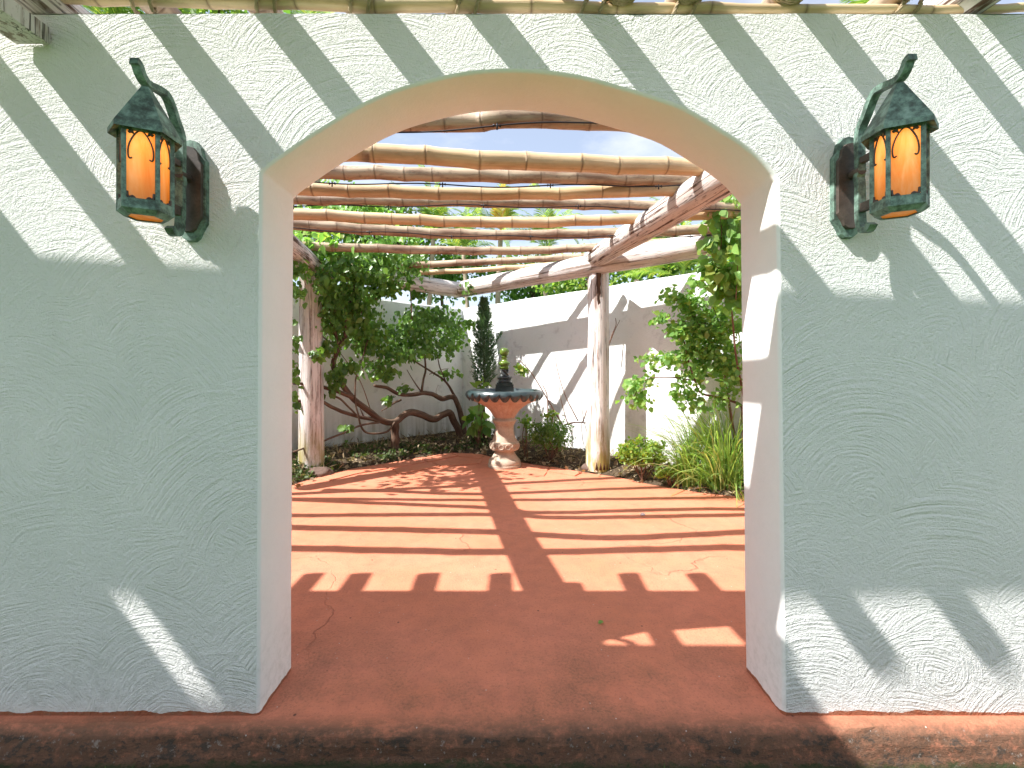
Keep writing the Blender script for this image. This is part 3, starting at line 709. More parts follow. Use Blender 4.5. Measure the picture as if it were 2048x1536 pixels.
# rope lashings
def rope(name, path, r, lab):
    path, L = resample(spline(path, 8), .008); m = MB()
    T = [(path[min(i + 1, len(path) - 1)] - path[max(i - 1, 0)]).normalized() for i in range(len(path))]
    for ph in (0, 2.09, 4.19):
        pts = []
        for i, p in enumerate(path):
            u = Vector((0, 0, 1)).cross(T[i]); u = u.normalized() if u.length > .01 else Vector((1, 0, 0)); w = T[i].cross(u); a = ph + i * .55
            pts.append(p + (u * math.cos(a) + w * math.sin(a)) * r * .55)
        m.tube(pts, r * .62, 5)
    return tag(m.build(name, 'rope'), lab, 'rope', 'rope lashings on the wall-top rail')
for (xa, ya, xb, yb, lab) in ((268, 26, 322, -6, 'rope lashing on the first visible rafter over the wall'), (520, 27, 560, -4, 'rope lashing on the rail above the arch haunch by the vine-side lantern'), (690, 33, 760, 0, 'rope lashing on the rail between the vine-side lantern and the arch crown'), (905, 30, 970, -4, 'rope lashing on the rail just before the arch crown'), (1150, 26, 1215, 6, 'rope lashing beside the short rafter stub'), (1352, 24, 1378, 10, 'rope lashing beside the rafter after the arch crown'), (1785, 24, 1835, -2, 'rope lashing on the rail above the lantern nearer the sunlit garden wall')):
    rr = .040 - .018 * (xa + 700) / 2850; c = P((xa + xb) / 2, 4 + (xa - 300) * .018 if xa < 1400 else 19, 1.021); pts = []
    for q in range(26):
        a = -2.6 + q * .42; pts.append(c + Vector(((q - 13) * .0045, -math.cos(a) * rr, math.sin(a) * rr)))
    rope('rope', pts[::2] + [pts[-1] + Vector((.05, .01, .05))], .0065, lab)
for px, lab in ((1246, 'rope wound around the short rafter stub'), (1378, 'rope wound around the rafter after the arch crown'), (1585, 'rope wound around the rafter over the far arch haunch')):
    x = (px - X0) * S; pts = []
    for i in range(50):
        a = i * .55; pts.append(Vector((x + math.cos(a) * .064, YF - .008 + i * .0006 * (1 if px != 1585 else 1.4), 2.672 + math.sin(a) * .064)))
    m = MB(); m.tube(pts, .0045, 5); tag(m.build('rope', 'rope'), lab, 'rope', 'rope lashings on the wall-top rail')

# unseen boards added on the outer rafters to cast the wall's shade
def board(x0, x1, ya, yb, lab, tilt=0.0, z=2.738):
    m = MB(); n = 12
    A, B, C_, D_ = [], [], [], []
    for i in range(n + 1):
        x = x0 + (x1 - x0) * i / n; sh = tilt * (i / n); w = mnoise.noise(Vector((x * 2, ya * 9, 0))) * .008
        for Lx, (yy, zz) in zip((A, B, C_, D_), ((ya + sh + w, z), (yb + sh + w, z), (yb + sh + w, z + .025), (ya + sh + w, z + .025))):
            Lx.append(m.vert((x, YF - yy, zz), (x * 0 + yy, zz, x)))
    for p, q in ((A, B), (B, C_), (C_, D_), (D_, A)): m.quadstrip(p, q, False)
    for e in (0, -1): m.f.append((A[e], B[e], C_[e], D_[e]))
    tag(m.build('shade_board', 'plank', smooth=False), lab, 'board', 'unseen shade boards added on the outer rafters')
board(-4.6, 1.6, .258, .375, 'unseen grey board added for shade on the outer rafters closest to the arched wall', .07)
board(-4.6, 1.6, .368, .485, 'unseen grey board added for shade on the outer rafters, second from the arched wall', .055, 2.766)
board(-4.6, 1.6, .478, .60, 'unseen grey board added for shade on the outer rafters, third from the arched wall', .0, 2.738)
board(-3.16, -1.0, .598, .72, 'wide unseen grey board added for shade on the outer rafters towards the shaded garden wall, short piece', .0, 2.764)
board(-4.6, -3.40, .598, .72, 'wide unseen grey board added for shade on the outermost rafter ends, above no lantern', .0, 2.764)

board(-4.6, -1.05, .71, 1.3, 'widest unseen grey board added for shade on the outer rafters, farthest from the arched wall', .0, 2.792)

# ================================================================ LANTERNS
def lantern(x, zc, lab, tw):
    root = empty('wall_lantern', (x, YF, zc)); tag(root, lab, 'lantern', 'wall lanterns by the arch')
    def L(p): return Vector((x + p[0], YF - p[1], p[2]))
    zo = zc - 1.928
    # back plate: tall octagonal-ish plate with raised edge
    def plate(sc, p0, p1):
        out = [(-.058, -.125), (-.058, .10), (-.046, .118), (-.040, .15), (-.022, .172), (0, .178), (.022, .172), (.040, .15), (.046, .118), (.058, .10), (.058, -.125), (.040, -.155), (.030, -.178), (.015, -.19), (-.015, -.19), (-.030, -.178), (-.040, -.155)]
        m = MB(); a = [m.vert(L((u * sc, p0, zc - .01 + v * sc))) for u, v in out]; b = [m.vert(L((u * sc * .96, p1, zc - .01 + v * sc * .985))) for u, v in out]
        m.quadstrip(a, b); m.f.append(tuple(b)); return m
    attach(plate(1.0, 0.0, .018).build('back_plate', 'bronze', smooth=False), root)
    attach(plate(.84, 0.018, .030).build('plate_panel', 'bronze_dark', smooth=False), root)
    # scrolled strap arm
    prof = [(.118, 1.748), (.104, 1.733), (.083, 1.736), (.070, 1.762), (.066, 1.82), (.066, 1.90), (.060, 1.925), (.066, 1.95), (.064, 2.05), (.070, 2.092), (.092, 2.125), (.118, 2.168), (.140, 2.184), (.175, 2.180), (.205, 2.172), (.226, 2.172), (.243, 2.186), (.254, 2.206), (.268, 2.210)]
    path = spline([L((0, p, z + zo)) for p, z in prof], 3)
    m = MB(); w = .0135; prev = None
    for i, p in enumerate(path):
        tt = (path[min(i + 1, len(path) - 1)] - path[max(i - 1, 0)]).normalized(); nn = Vector((0, -tt.z, tt.y)) * .0095
        ring = [m.vert(c) for c in (p + nn + Vector((-w, 0, 0)), p + nn + Vector((w, 0, 0)), p - nn + Vector((w, 0, 0)), p - nn + Vector((-w, 0, 0)))]
        if prev: m.quadstrip(prev, ring)
        else: m.f.append(tuple(ring))
        prev = ring
    m.f.append(tuple(reversed(prev))); attach(m.build('strap_arm', 'bronze', smooth=False), root)
    m = MB(); m.tube([L((0, .02, zc + .02)), L((0, .075, zc + .02))], .016, 10); attach(m.build('stem', 'bronze_dark', auto=40), root)
    m = MB(); m.box(tuple(L((-.009, .14, 1.80 + zo))), tuple(L((.009, .065, 1.83 + zo)))); attach(m.build('arm_lug', 'bronze_dark', smooth=False), root); m = MB(); m.box(tuple(L((-.009, .14, 1.97 + zo))), tuple(L((.009, .065, 1.99 + zo))))
    attach(m.build('arm_lug', 'bronze_dark', smooth=False), root)
    # hexagonal body, flat side facing out
    pc = .220; r = .068; zb, zt = 1.768 + zo, 2.004 + zo
    ang = [R(tw + q_) for q_ in (-38, 38, 90, 142, 218, 270)]
    def C(i, rr, z): a = ang[i % 6]; return L((math.cos(a) * rr, pc + math.sin(a) * rr, z))
    for i in range(6):
        m = MB(); m.tube([C(i, r, zb - .012), C(i, r, zt + .01)], .0085, 4); attach(m.build('corner_bar', 'bronze', smooth=False), root)
    for zz, hh, ro in ((zb - .012, .030, r + .006), (zt - .012, .024, r + .004)):
        m = MB(); a = [m.vert(C(i, ro, zz)) for i in range(6)]; b = [m.vert(C(i, ro, zz + hh)) for i in range(6)]; a2 = [m.vert(C(i, ro - .014, zz)) for i in range(6)]; b2 = [m.vert(C(i, ro - .014, zz + hh)) for i in range(6)]
        m.quadstrip(a, b); m.quadstrip(b, b2); m.quadstrip(b2, a2); m.quadstrip(a2, a); attach(m.build('rim', 'bronze', smooth=False), root)
    m = MB(); a = [m.vert(C(i, r + .006, zb - .012)) for i in range(6)]; b = [m.vert(C(i, r - .012, zb - .026)) for i in range(6)]; b2 = [m.vert(C(i, r - .022, zb - .026)) for i in range(6)]
    m.quadstrip(a, b); m.quadstrip(b, b2)
    attach(m.build('foot_rim', 'bronze', smooth=False), root)
    for i in range(6):
        m = MB(); q = [m.vert(c) for c in (C(i, r - .006, zb), C(i + 1, r - .006, zb), C(i + 1, r - .006, zt), C(i, r - .006, zt))]; m.f.append(tuple(q))
        pane = m.build('pane', 'amber', smooth=False); attach(pane, root)
        # gothic tracery on the pane
        A, B = C(i, r - .001, 0), C(i + 1, r - .001, 0); A.z = B.z = 0
        def F(u, v): return A.lerp(B, u) + Vector((0, 0, zb + (zt - zb) * v))
        t = MB()
        for sg in (0, 1):
            arc = [(.10, .60), (.03 + .12, .57), (.13, .64), (.15, .74), (.24, .84), (.36, .92), (.5, .975)]
            arc = [(.24, .60), (.17, .585), (.125, .62), (.12, .70), (.17, .79), (.28, .88), (.39, .935), (.5, .965)]
            t.tube(spline([F(u if not sg else 1 - u, v) for u, v in arc], 3), .0024, 5)
            for (u, v, u2, v2) in ((.30, .90, .12, .985), (.24, .92, .10, .93), (.26, .93, .22, .99)):
                uu = (lambda w_: w_) if not sg else (lambda w_: 1 - w_)
                a_, b_ = F(uu(u), v), F(uu(u2), v2); t.tube([a_, a_.lerp(b_, .5), b_], [.0015, .0055, .001], 4)
            t.tube(spline([F(u if not sg else 1 - u, v) for u, v in ((.09, .16), (.11, .10), (.18, .085), (.25, .10), (.30, .085), (.33, .055))], 3), .0042, 5)
        to = t.build('tracery', 'bronze_dark'); to['kind'] = 'stuff'; attach(to, pane)
    m = MB(); a = [m.vert(C(i, r - .014, zb - .021)) for i in range(6)]; m.f.append(tuple(reversed(a))); attach(m.build('floor_pane', 'amber', smooth=False), root)
    # roof
    m = MB(); ro = r + .028
    e0 = [m.vert(C(i, ro, zt - .012)) for i in range(6)]; e1 = [m.vert(C(i, ro, zt + .004)) for i in range(6)]; a1 = [m.vert(C(i, .014, zt + .150)) for i in range(6)]; e2 = [m.vert(C(i, r - .005, zt + .006)) for i in range(6)]
    m.quadstrip(e0, e1); m.quadstrip(e1, a1); m.f.append(tuple(a1)); m.quadstrip(e2, e0)
    attach(m.build('roof', 'bronze', smooth=False), root)
    m = MB(); bp = L((0, pc, zb + .10)); m.lathe([(.004, -.035), (.012, -.03), (.014, -.01), (.020, .02), (.014, .05), (.003, .065)], 12, bp)
    attach(m.build('bulb', 'bulb'), root)
    ld = bpy.data.lights.new('lantern_light', 'POINT'); ld.energy = 0.16; ld.color = (1, .60, .25); ld.shadow_soft_size = .03
    lo = bpy.data.objects.new('lantern_light', ld); COL.objects.link(lo); lo.location = bp + Vector((0, 0, .09)); attach(lo, root)
lantern(-1.120, 1.928, 'lit amber lantern on the vine side of the arch, its curl catching a shadow stripe', 65)
lantern(1.262, 1.940, 'lit amber lantern on the side of the sunlit door jamb, above the bright light patches', 115)

# ================================================================ FOUNTAIN
def fountain():
    c = P(1009, 0, 3.53); c.z = 0.0; u = .001343 * .985
    root = empty('fountain', c); tag(root, 'cast stone pedestal fountain with glazed scalloped bowl and green finial', 'fountain')
    def Z(y): return (1415 - y) * u
    N = 96
    m = MB(); m.lathe([(.0, 0), (.213, 0.0), (.214, Z(1392)), (.205, Z(1388)), (.207, Z(1375)), (.196, Z(1345)), (.176, Z(1336)), (.168, Z(1325)), (.14, Z(1295)), (.122, Z(1268)), (.126, Z(1252))], N, c)
    attach(m.build('base', 'stone', auto=50), root)
    m = MB(); m.lathe([(.126, Z(1253)), (.176, Z(1250)), (.186, Z(1240)), (.187, Z(1180)), (.176, Z(1170)), (.15, Z(1166))], N, c, None, False, False); band = m.build('band', 'stone', auto=40); attach(band, root)
    for i in range(14):
        a = 2 * math.pi * i / 14; ct = c + Vector((math.cos(a) * .188, math.sin(a) * .188, Z(1210))); tx = Vector((-math.sin(a), math.cos(a), 0)); m = MB()
        m.tube([ct + (tx * math.cos(b) + Vector((0, 0, math.sin(b)))) * .030 for b in np.linspace(0, 2 * math.pi, 17)], .007, 6, False)
        o = m.build('ring', 'stone'); attach(o, band)
    fl = lambda a, z, i: 1 + .055 * (abs(math.sin(4.5 * (a + (z - .4) * 4.6))) ** .6 - .6)
    m = MB(); zz = np.linspace(Z(1166), Z(1005), 22); prof = []
    for z in zz:
        t = (z - zz[0]) / (zz[-1] - zz[0]); prof.append((.157 - .042 * math.sin(min(1, t * 1.25) * math.pi / 2) + .008 * max(0, t - .8) * 5, z))
    m.lathe(prof, 144, c, fl, False, False); attach(m.build('twisted_pedestal', 'stone', auto=60), root)
    m = MB(); m.lathe([(.11, Z(1010)), (.125, Z(1008)), (.136, Z(1000)), (.138, Z(985)), (.150, Z(980)), (.156, Z(970)), (.150, Z(958)), (.135, Z(953)), (.128, Z(946)), (.13, Z(938))], N, c, None, False, True); attach(m.build('collar', 'stone', auto=50), root)
    gad = lambda a, z, i: 1 + (.065 * (abs(math.sin(9 * a)) ** .5 - .6) if 2 <= i <= 11 else 0)
    m = MB(); prof = [(.118, Z(944)), (.134, Z(938)), (.146, Z(920)), (.17, Z(890)), (.20, Z(862)), (.232, Z(840)), (.268, Z(820)), (.306, Z(803)), (.335, Z(793)), (.36, Z(785)), (.375, Z(781)), (.39, Z(779)), (.405, Z(768)), (.44, Z(742)), (.462, Z(720)), (.468, Z(700))]
    m.lathe(prof, 180, c, gad, False, False); attach(m.build('bowl', 'terra', auto=60), root)
    m = MB(); m.lathe([(.47, Z(712)), (.485, Z(692)), (.478, Z(680)), (.455, Z(672)), (.44, Z(676)), (.42, Z(700)), (.30, Z(750)), (.02, Z(765))], N, c, None, False, True); rim = m.build('rim', 'glaze', auto=50); attach(rim, root)
    for i in range(24):
        a0 = 2 * math.pi * i / 24; m = MB(); NU, NV = 9, 6; grid = []
        for v in range(NV + 1):
            row = []; vv = v / NV
            for q in range(NU + 1):
                s_ = q / NU * 2 - 1
                reach = (1 - abs(s_) ** 2.4)                      # rounded tongue outline
                h = vv * (.30 + .70 * reach) * .104
                bul = .018 * math.cos(s_ * 1.35) * math.sin(.5 + vv * 2.2)
                rr = .482 + bul + .012 * math.sin(vv * 3.1) - h * h * 3.0
                a = a0 + s_ * (math.pi / 24) * .985; row.append(m.vert(c + Vector((math.cos(a) * rr, math.sin(a) * rr, Z(690) - h + .004))))
            grid.append(row)
        for ra, rb in zip(grid, grid[1:]): m.quadstrip(rb, ra, False)
        # rolled lower lip gives each tongue thickness
        path = [Vector(m.v[k_]) for k_ in grid[-1]]; m.tube(path, .007, 5)
        attach(m.build('scallop', 'glaze'), rim)
    m = MB(); m.lathe([(.0, Z(706)), (.425, Z(706))], 64, c, None, False, False); attach(m.build('water_surface', 'water'), root)
    m = MB(); 
    for s_, z0, z1 in ((.117, 720, 642), (.108, 642, 634), (.114, 634, 618), (.10, 618, 600)):
        m.box((c.x - s_, c.y - s_, c.z + Z(z0)), (c.x + s_, c.y + s_, c.z + Z(z1)))
    attach(m.build('plinth', 'glaze_black', smooth=False), root)
    m = MB(); m.lathe([(.06, Z(604)), (.088, Z(598)), (.092, Z(582)), (.085, Z(572)), (.094, Z(562)), (.098, Z(552)), (.09, Z(542)), (.06, Z(536)), (.05, Z(532))], 48, c, lambda a, z, i: 1 + (.05 * math.sin(12 * a) if 3 < i < 7 else 0)); attach(m.build('crown_ring', 'glaze_black', auto=50), root)
    m = MB(); m.lathe([(.056 - .010 * math.sin(t * math.pi), Z(534) + (Z(474) - Z(534)) * t) for t in np.linspace(0, 1, 12)], 60, c, lambda a, z, i: 1 + .16 * math.sin(5 * (a + z * 22))); attach(m.build('twisted_stem', 'glaze_black'), root)
    m = MB(); m.lathe([(.045, Z(476)), (.058, Z(468)), (.066, Z(456)), (.052, Z(448)), (.05, Z(440)), (.074, Z(430)), (.077, Z(412)), (.072, Z(404)), (.045, Z(392)), (.036, Z(380)), (.034, Z(362)), (.046, Z(354)), (.036, Z(346))], 40, c); attach(m.build('finial_discs', 'glaze_green', auto=60), root)
    m = MB(); m.lathe([(.012 + .050 * math.sin(max(.05, t) * math.pi) if t < .99 else .004, Z(346) + (Z(262) - Z(346)) * (.5 - .5 * math.cos(t * math.pi))) for t in np.linspace(.03, 1, 18)], 32, c); attach(m.build('finial_ball', 'glaze_green'), root)
fountain()

# ================================================================ ROCKS AND SMALL THINGS
def rock(c, r, lab, mat='rock', name='rock', seed=1.0):
    bm = bmesh.new(); bmesh.ops.create_icosphere(bm, subdivisions=4, radius=1)
    for v in bm.verts:
        n = v.co.normalized(); k_ = 1 + .16 * mnoise.noise(n * 1.4 + Vector((seed, 0, 0))) + .05 * mnoise.noise(n * 4 + Vector((0, seed, 0)))
        v.co = Vector((n.x * r[0] * k_, n.y * r[1] * k_, n.z * r[2] * k_))
        if v.co.z < -r[2] * .4: v.co.z = -r[2] * .4
    me = bpy.data.meshes.new(name); bm.to_mesh(me); bm.free(); me.polygons.foreach_set('use_smooth', np.ones(len(me.polygons), bool)); me.materials.append(M[mat])
    o = bpy.data.objects.new(name, me); COL.objects.link(o); o.location = c; tag(o, lab, 'rock'); return o
rk = PZ(1193, 944, 0.0); rock((rk.x, rk.y + .06, .045), (.165, .11, .085), 'smooth brown rock at the foot of the split post', seed=2.0)
rk = PZ(640, 952, 0.0); rock((rk.x - .03, rk.y + .05, .02), (.16, .11, .075), 'dark brown rock at the foot of the vine-side post', seed=5.0)
rk = PZ(1285, 1031, 0.0); rock((rk.x, rk.y, .010), (.022, .015, .012), 'small white pebble alone on the sunlit terracotta floor', 'white_stone', 'pebble', 3.0)

# ================================================================ LEFT VINE
def c3(x, y): return 580 + x / 3.338, 500 + y / 3.338
def wallk(px):            # depth ratio of the garden walls at a photo column
    u_ = px - 1000
    return 5.39 / (1 - .00104 * u_) if u_ < -75 else 4.556 / (1 + .001184 * u_)
def vine_left():
    root = empty('climbing_vine', P(920, 877, 4.5)); tag(root, 'large climbing vine with twisting brown trunks and dark green heart leaves', 'vine')
    def B(pts, r0, r1, off=.40, sides=9, end=None):
        out = []
        for i, (x, y) in enumerate(pts):
            px, py = c3(x, y); o_ = off if end is None else off + (end - off) * i / (len(pts) - 1)
            out.append(P(px, py, wallk(px) - o_))
        path, L = resample(spline(out, 6), .04)
        rad = [r0 + (r1 - r0) * (i / (len(path) - 1)) for i in range(len(path))]
        path = [p + Vector((mnoise.noise(p * 6), mnoise.noise(p * 6 + Vector((5, 0, 0))), mnoise.noise(p * 6 + Vector((0, 5, 0))))) * min(.012, r0 * .4) for p in path]
        return path, rad
    trunks = [([(1150, 1300), (1135, 1240), (1100, 1150), (1065, 1085), (1020, 1100), (960, 1130), (880, 1100), (800, 1085), (750, 1110), (700, 1150), (620, 1140), (520, 1070), (410, 980), (340, 880), (290, 790), (300, 720), (330, 640), (370, 580)], .062, .030, .46, .55),
              ([(1170, 1300), (1162, 1240), (1150, 1130), (1110, 1010), (1080, 980), (1010, 995), (960, 965), (900, 955), (800, 970), (720, 960), (640, 920), (560, 905)], .052, .022, .40, .45)]
    for pts, r0, r1, o1, o2 in trunks:
        path, rad = B(pts, r0, r1, o1, end=o2); m = MB(); m.tube(path, rad, 12, True, None, .18, seed=r0 * 50); attach(m.build('trunk', 'bark'), root)
    br = [([(740, 1000), (690, 1025), (610, 1075)], .018, .008, .43), ([(1100, 975), (1040, 880), (940, 810), (850, 755), (780, 700)], .022, .010, .40), ([(880, 945), (890, 870), (905, 800), (900, 710), (890, 600)], .020, .010, .44),
          ([(880, 950), (830, 880), (780, 800)], .012, .005, .44), ([(700, 1150), (640, 1215), (500, 1215), (450, 1080), (435, 980), (440, 850), (490, 700), (520, 600)], .016, .008, .55), ([(640, 1145), (450, 1110), (300, 1060), (200, 1010), (20, 1010)], .030, .018, .52),
          ([(420, 985), (390, 970), (300, 940), (150, 900), (20, 890)], .030, .016, .55), ([(600, 1150), (500, 1165), (400, 1200), (215, 1280), (20, 1350)], .016, .010, .56), ([(270, 970), (340, 1000), (440, 1100)], .014, .012, .55), ([(490, 1110), (470, 1060)], .012, .006, .52),
          ([(370, 580), (380, 430), (420, 300), (440, 170), (430, 60)], .026, .012, .62), ([(300, 720), (310, 590), (260, 430), (250, 250), (200, 80)], .024, .012, .6), ([(810, 560), (812, 420), (800, 240), (780, 120)], .010, .006, .5), ([(400, 560), (470, 420), (600, 300), (700, 200)], .018, .008, .55),
          ([(440, 200), (560, 120), (700, 90), (850, 90)], .012, .005, .7), ([(1040, 880), (1000, 780), (980, 700), (940, 600)], .012, .006, .42), ([(540, 1075), (480, 900), (420, 800), (300, 640)], .007, .004, .5), ([(330, 640), (270, 620), (200, 560)], .014, .006, .58), ([(930, 830), (1010, 800), (1060, 790)], .006, .003, .42), ([(1090, 1000), (980, 960), (990, 900)], .004, .002, .42)]
    for pts, r0, r1, o1 in br:
        path, rad = B(pts, r0, r1, o1); m = MB(); m.tube(path, rad, 7, True, None, .15, seed=r0 * 90); attach(m.build('branch', 'bark' if r0 > .011 else 'twig'), root)
    blobs = [(330, 60, 150, 70, 260, .75), (480, 130, 170, 90, 480, .75), (660, 80, 180, 70, 380, .75), (790, 90, 110, 60, 200, .7), (540, 10, 200, 60, 260, .8), (230, 170, 70, 90, 160, .8), (60, 130, 60, 60, 90, .95), (50, 260, 35, 60, 40, 1.0),
             (300, 300, 90, 130, 330, .65), (430, 320, 150, 120, 560, .6), (600, 250, 110, 60, 240, .6), (700, 220, 130, 50, 180, .6), (300, 470, 90, 110, 320, .6), (440, 470, 140, 110, 480, .55), (540, 600, 140, 80, 400, .5), (800, 560, 190, 110, 720, .45), (900, 450, 160, 70, 420, .45),
             (1050, 470, 90, 70, 240, .42), (1090, 580, 80, 60, 170, .42), (950, 640, 150, 60, 280, .42), (730, 680, 140, 60, 300, .48), (300, 850, 60, 90, 150, .6), (390, 770, 60, 45, 120, .58), (580, 790, 100, 45, 170, .52), (650, 830, 55, 35, 80, .5), (870, 290, 60, 40, 90, .5), (1060, 820, 60, 28, 60, .42),
             (1210, 490, 60, 30, 60, .45), (760, 925, 40, 18, 28, .45), (665, 990, 30, 20, 22, .45), (180, 680, 40, 30, 22, 1.3), (380, 1180, 28, 14, 10, .56), (20, 900, 22, 200, 70, .7), (1180, 260, 50, 60, 40, .75), (30, 600, 20, 120, 50, .7), (250, 650, 60, 60, 90, .6)]
    pts = []
    for x, y, rx, ry, n, o_ in blobs:
        px, py = c3(x, y); k_ = wallk(px) - o_; ctr = P(px, py, k_); f = k_ * S / 3.338
        pts.append(spray(ctr, (rx * f, .22 if rx > 70 else .08, ry * f), int(n * .88), .065 if rx > 60 else .03))
    pts = np.concatenate(pts)
    leaf_mesh('foliage', 'leaf_vine', pts, np.full(len(pts), .070), (0, -.25, -.9), .5, root, upn=(-.2, -.8, .45), nspread=.45)
    # sun-struck growth above the beam, seen against the sky
    top = []
    for x, y, rx, ry, n, k_ in ((660, 370, 70, 16, 90, 3.9), (720, 410, 100, 22, 260, 4.1), (640, 420, 50, 25, 120, 3.6), (790, 480, 110, 20, 220, 4.0), (640, 560, 40, 40, 120, 3.9), (690, 590, 50, 30, 120, 4.0)):
        ctr = P(x, y, k_); top.append(clumps(ctr, (rx * k_ * S, .35, ry * k_ * S), max(3, n // 12), 12, .06)[:n])
    top.append(spray((-2.75, 4.6, 2.76), (.75, .55, .10), 520, .06)); top.append(spray((-2.3, 5.35, 2.72), (.45, .35, .10), 320, .06))  # first clump, mostly out of view, added to cast leaf dapple on the floor
    top = np.concatenate(top); leaf_mesh('upper_foliage', 'leaf_bright', top, np.full(len(top), .09), (0, -.2, -.7), .6, root, upn=(-.3, -.5, .6), nspread=.5)
vine_left()
lp = P(791, 903, 3.95); lt = P(789, 846, 3.93)
m = MB(); path, _ = resample([lp - Vector((0, 0, .05)), lt], .03); m.tube(path, [.062 + .006 * math.sin(i) for i in range(len(path))], 12, True, None, .12, seed=9)
tag(m.build('log_prop', 'bark'), 'short upright log propping the twisted vine trunk off the soil', 'log')

# ================================================================ RIGHT BED PLANTS
def c5(x, y): return 1160 + x / 3.0725, 520 + y / 3.0725
def vine_right():
    root = empty('leafy_shrub', P(1470, 900, 2.85)); tag(root, 'tall sprawling shrub with bright green round leaves against the sunlit wall', 'shrub')
    def B(pts, r0, r1, k0, k1):
        out = [P(*c5(x, y), k0 + (k1 - k0) * i / (len(pts) - 1)) for i, (x, y) in enumerate(pts)]
        path, L = resample(spline(out, 6), .04); m = MB(); m.tube(path, [r0 + (r1 - r0) * i / (len(path) - 1) for i in range(len(path))], 7, True, None, .12, seed=r0 * 70); attach(m.build('branch', 'twig'), root)
    B([(1010, 1150), (1000, 960), (985, 890), (850, 845), (740, 815), (700, 720), (660, 600), (640, 500)], .018, .006, 2.85, 2.80)
    B([(960, 1150), (920, 900), (890, 700), (900, 560), (860, 400), (800, 250)], .015, .005, 2.86, 2.78); B([(1020, 900), (960, 600), (930, 300), (880, 120), (850, 0)], .012, .005, 2.75, 2.5); B([(640, 640), (520, 600), (380, 590)], .006, .003, 2.82, 2.85); B([(700, 740), (540, 720), (400, 740), (320, 860)], .008, .003, 2.82, 2.9)
    B([(760, 430), (640, 290), (520, 200)], .007, .003, 2.8, 2.8); B([(850, 400), (650, 380), (450, 370)], .007, .003, 2.8, 2.82)
    blobs = [(880, 60, 90, 80, 110, 2.52), (800, 30, 40, 60, 30, 2.5), (930, 200, 60, 80, 90, 2.55), (900, 130, 80, 60, 60, 2.55), (560, 210, 60, 40, 50, 2.78), (640, 250, 80, 40, 80, 2.78), (720, 290, 110, 60, 150, 2.8), (500, 360, 60, 30, 40, 2.8), (590, 420, 80, 45, 80, 2.8), (720, 430, 130, 70, 260, 2.8), (870, 380, 110, 100, 230, 2.75),
             (700, 560, 100, 80, 210, 2.82), (850, 560, 120, 110, 340, 2.8), (930, 700, 60, 100, 160, 2.78), (720, 680, 80, 60, 110, 2.82), (430, 600, 60, 22, 45, 2.84), (540, 590, 60, 25, 50, 2.83), (500, 640, 50, 20, 25, 2.83), (330, 770, 50, 40, 50, 2.9), (400, 740, 60, 25, 45, 2.88), (340, 850, 50, 50, 50, 2.9), (400, 860, 30, 30, 25, 2.9), (640, 800, 60, 60, 70, 2.82), (700, 860, 50, 50, 60, 2.82), (700, 140, 40, 30, 25, 2.78), (880, 860, 60, 40, 50, 2.8)]
    pts = []; sz = []
    for x, y, rx, ry, n, k_ in blobs:
        ctr = P(*c5(x, y), k_); f = k_ * S / 3.0725; q = spray(ctr, (rx * f, .13, ry * f), int(n * 1.5), .045); pts.append(q); sz.append(np.full(len(q), (.085 if k_ < 2.6 else .052)))
    pts = np.concatenate(pts); leaf_mesh('foliage', 'leaf_bright', pts, np.concatenate(sz), (-.2, -.3, -.5), .6, root, upn=(-.5, -.6, .6), nspread=.5, tmpl=LEAF * np.array([1.15, .95, 1]))
vine_right()
# hanging vine over the beams above the right jamb
vr = []
for x, y, rx, ry, n, k_ in ((1450, 415, 40, 30, 70, 2.35), (1440, 470, 40, 50, 130, 2.38), (1465, 520, 25, 60, 90, 2.4), (1470, 440, 20, 40, 50, 2.36)):
    vr.append(clumps(P(x, y, k_), (rx * k_ * S, .10, ry * k_ * S), max(3, n // 8), 8, .03)[:n])
vr = np.concatenate(vr); hv = empty('hanging_vine', P(1450, 380, 2.36)); tag(hv, 'strand of large light green leaves hanging from the log beam near the jamb', 'vine')
leaf_mesh('foliage', 'leaf_bright', vr, np.full(len(vr), .085), (0, -.2, -.9), .4, hv, upn=(-.3, -.8, .4), nspread=.4)
for a_, b_ in (((1425, 385), (1440, 520)), ((1458, 395), (1472, 600))):
    m = MB(); m.tube(spline([P(*a_, 2.37), P((a_[0] + b_[0]) / 2 + 10, (a_[1] + b_[1]) / 2, 2.37), P(*b_, 2.4)], 8), .004, 5); attach(m.build('stem', 'twig'), hv)

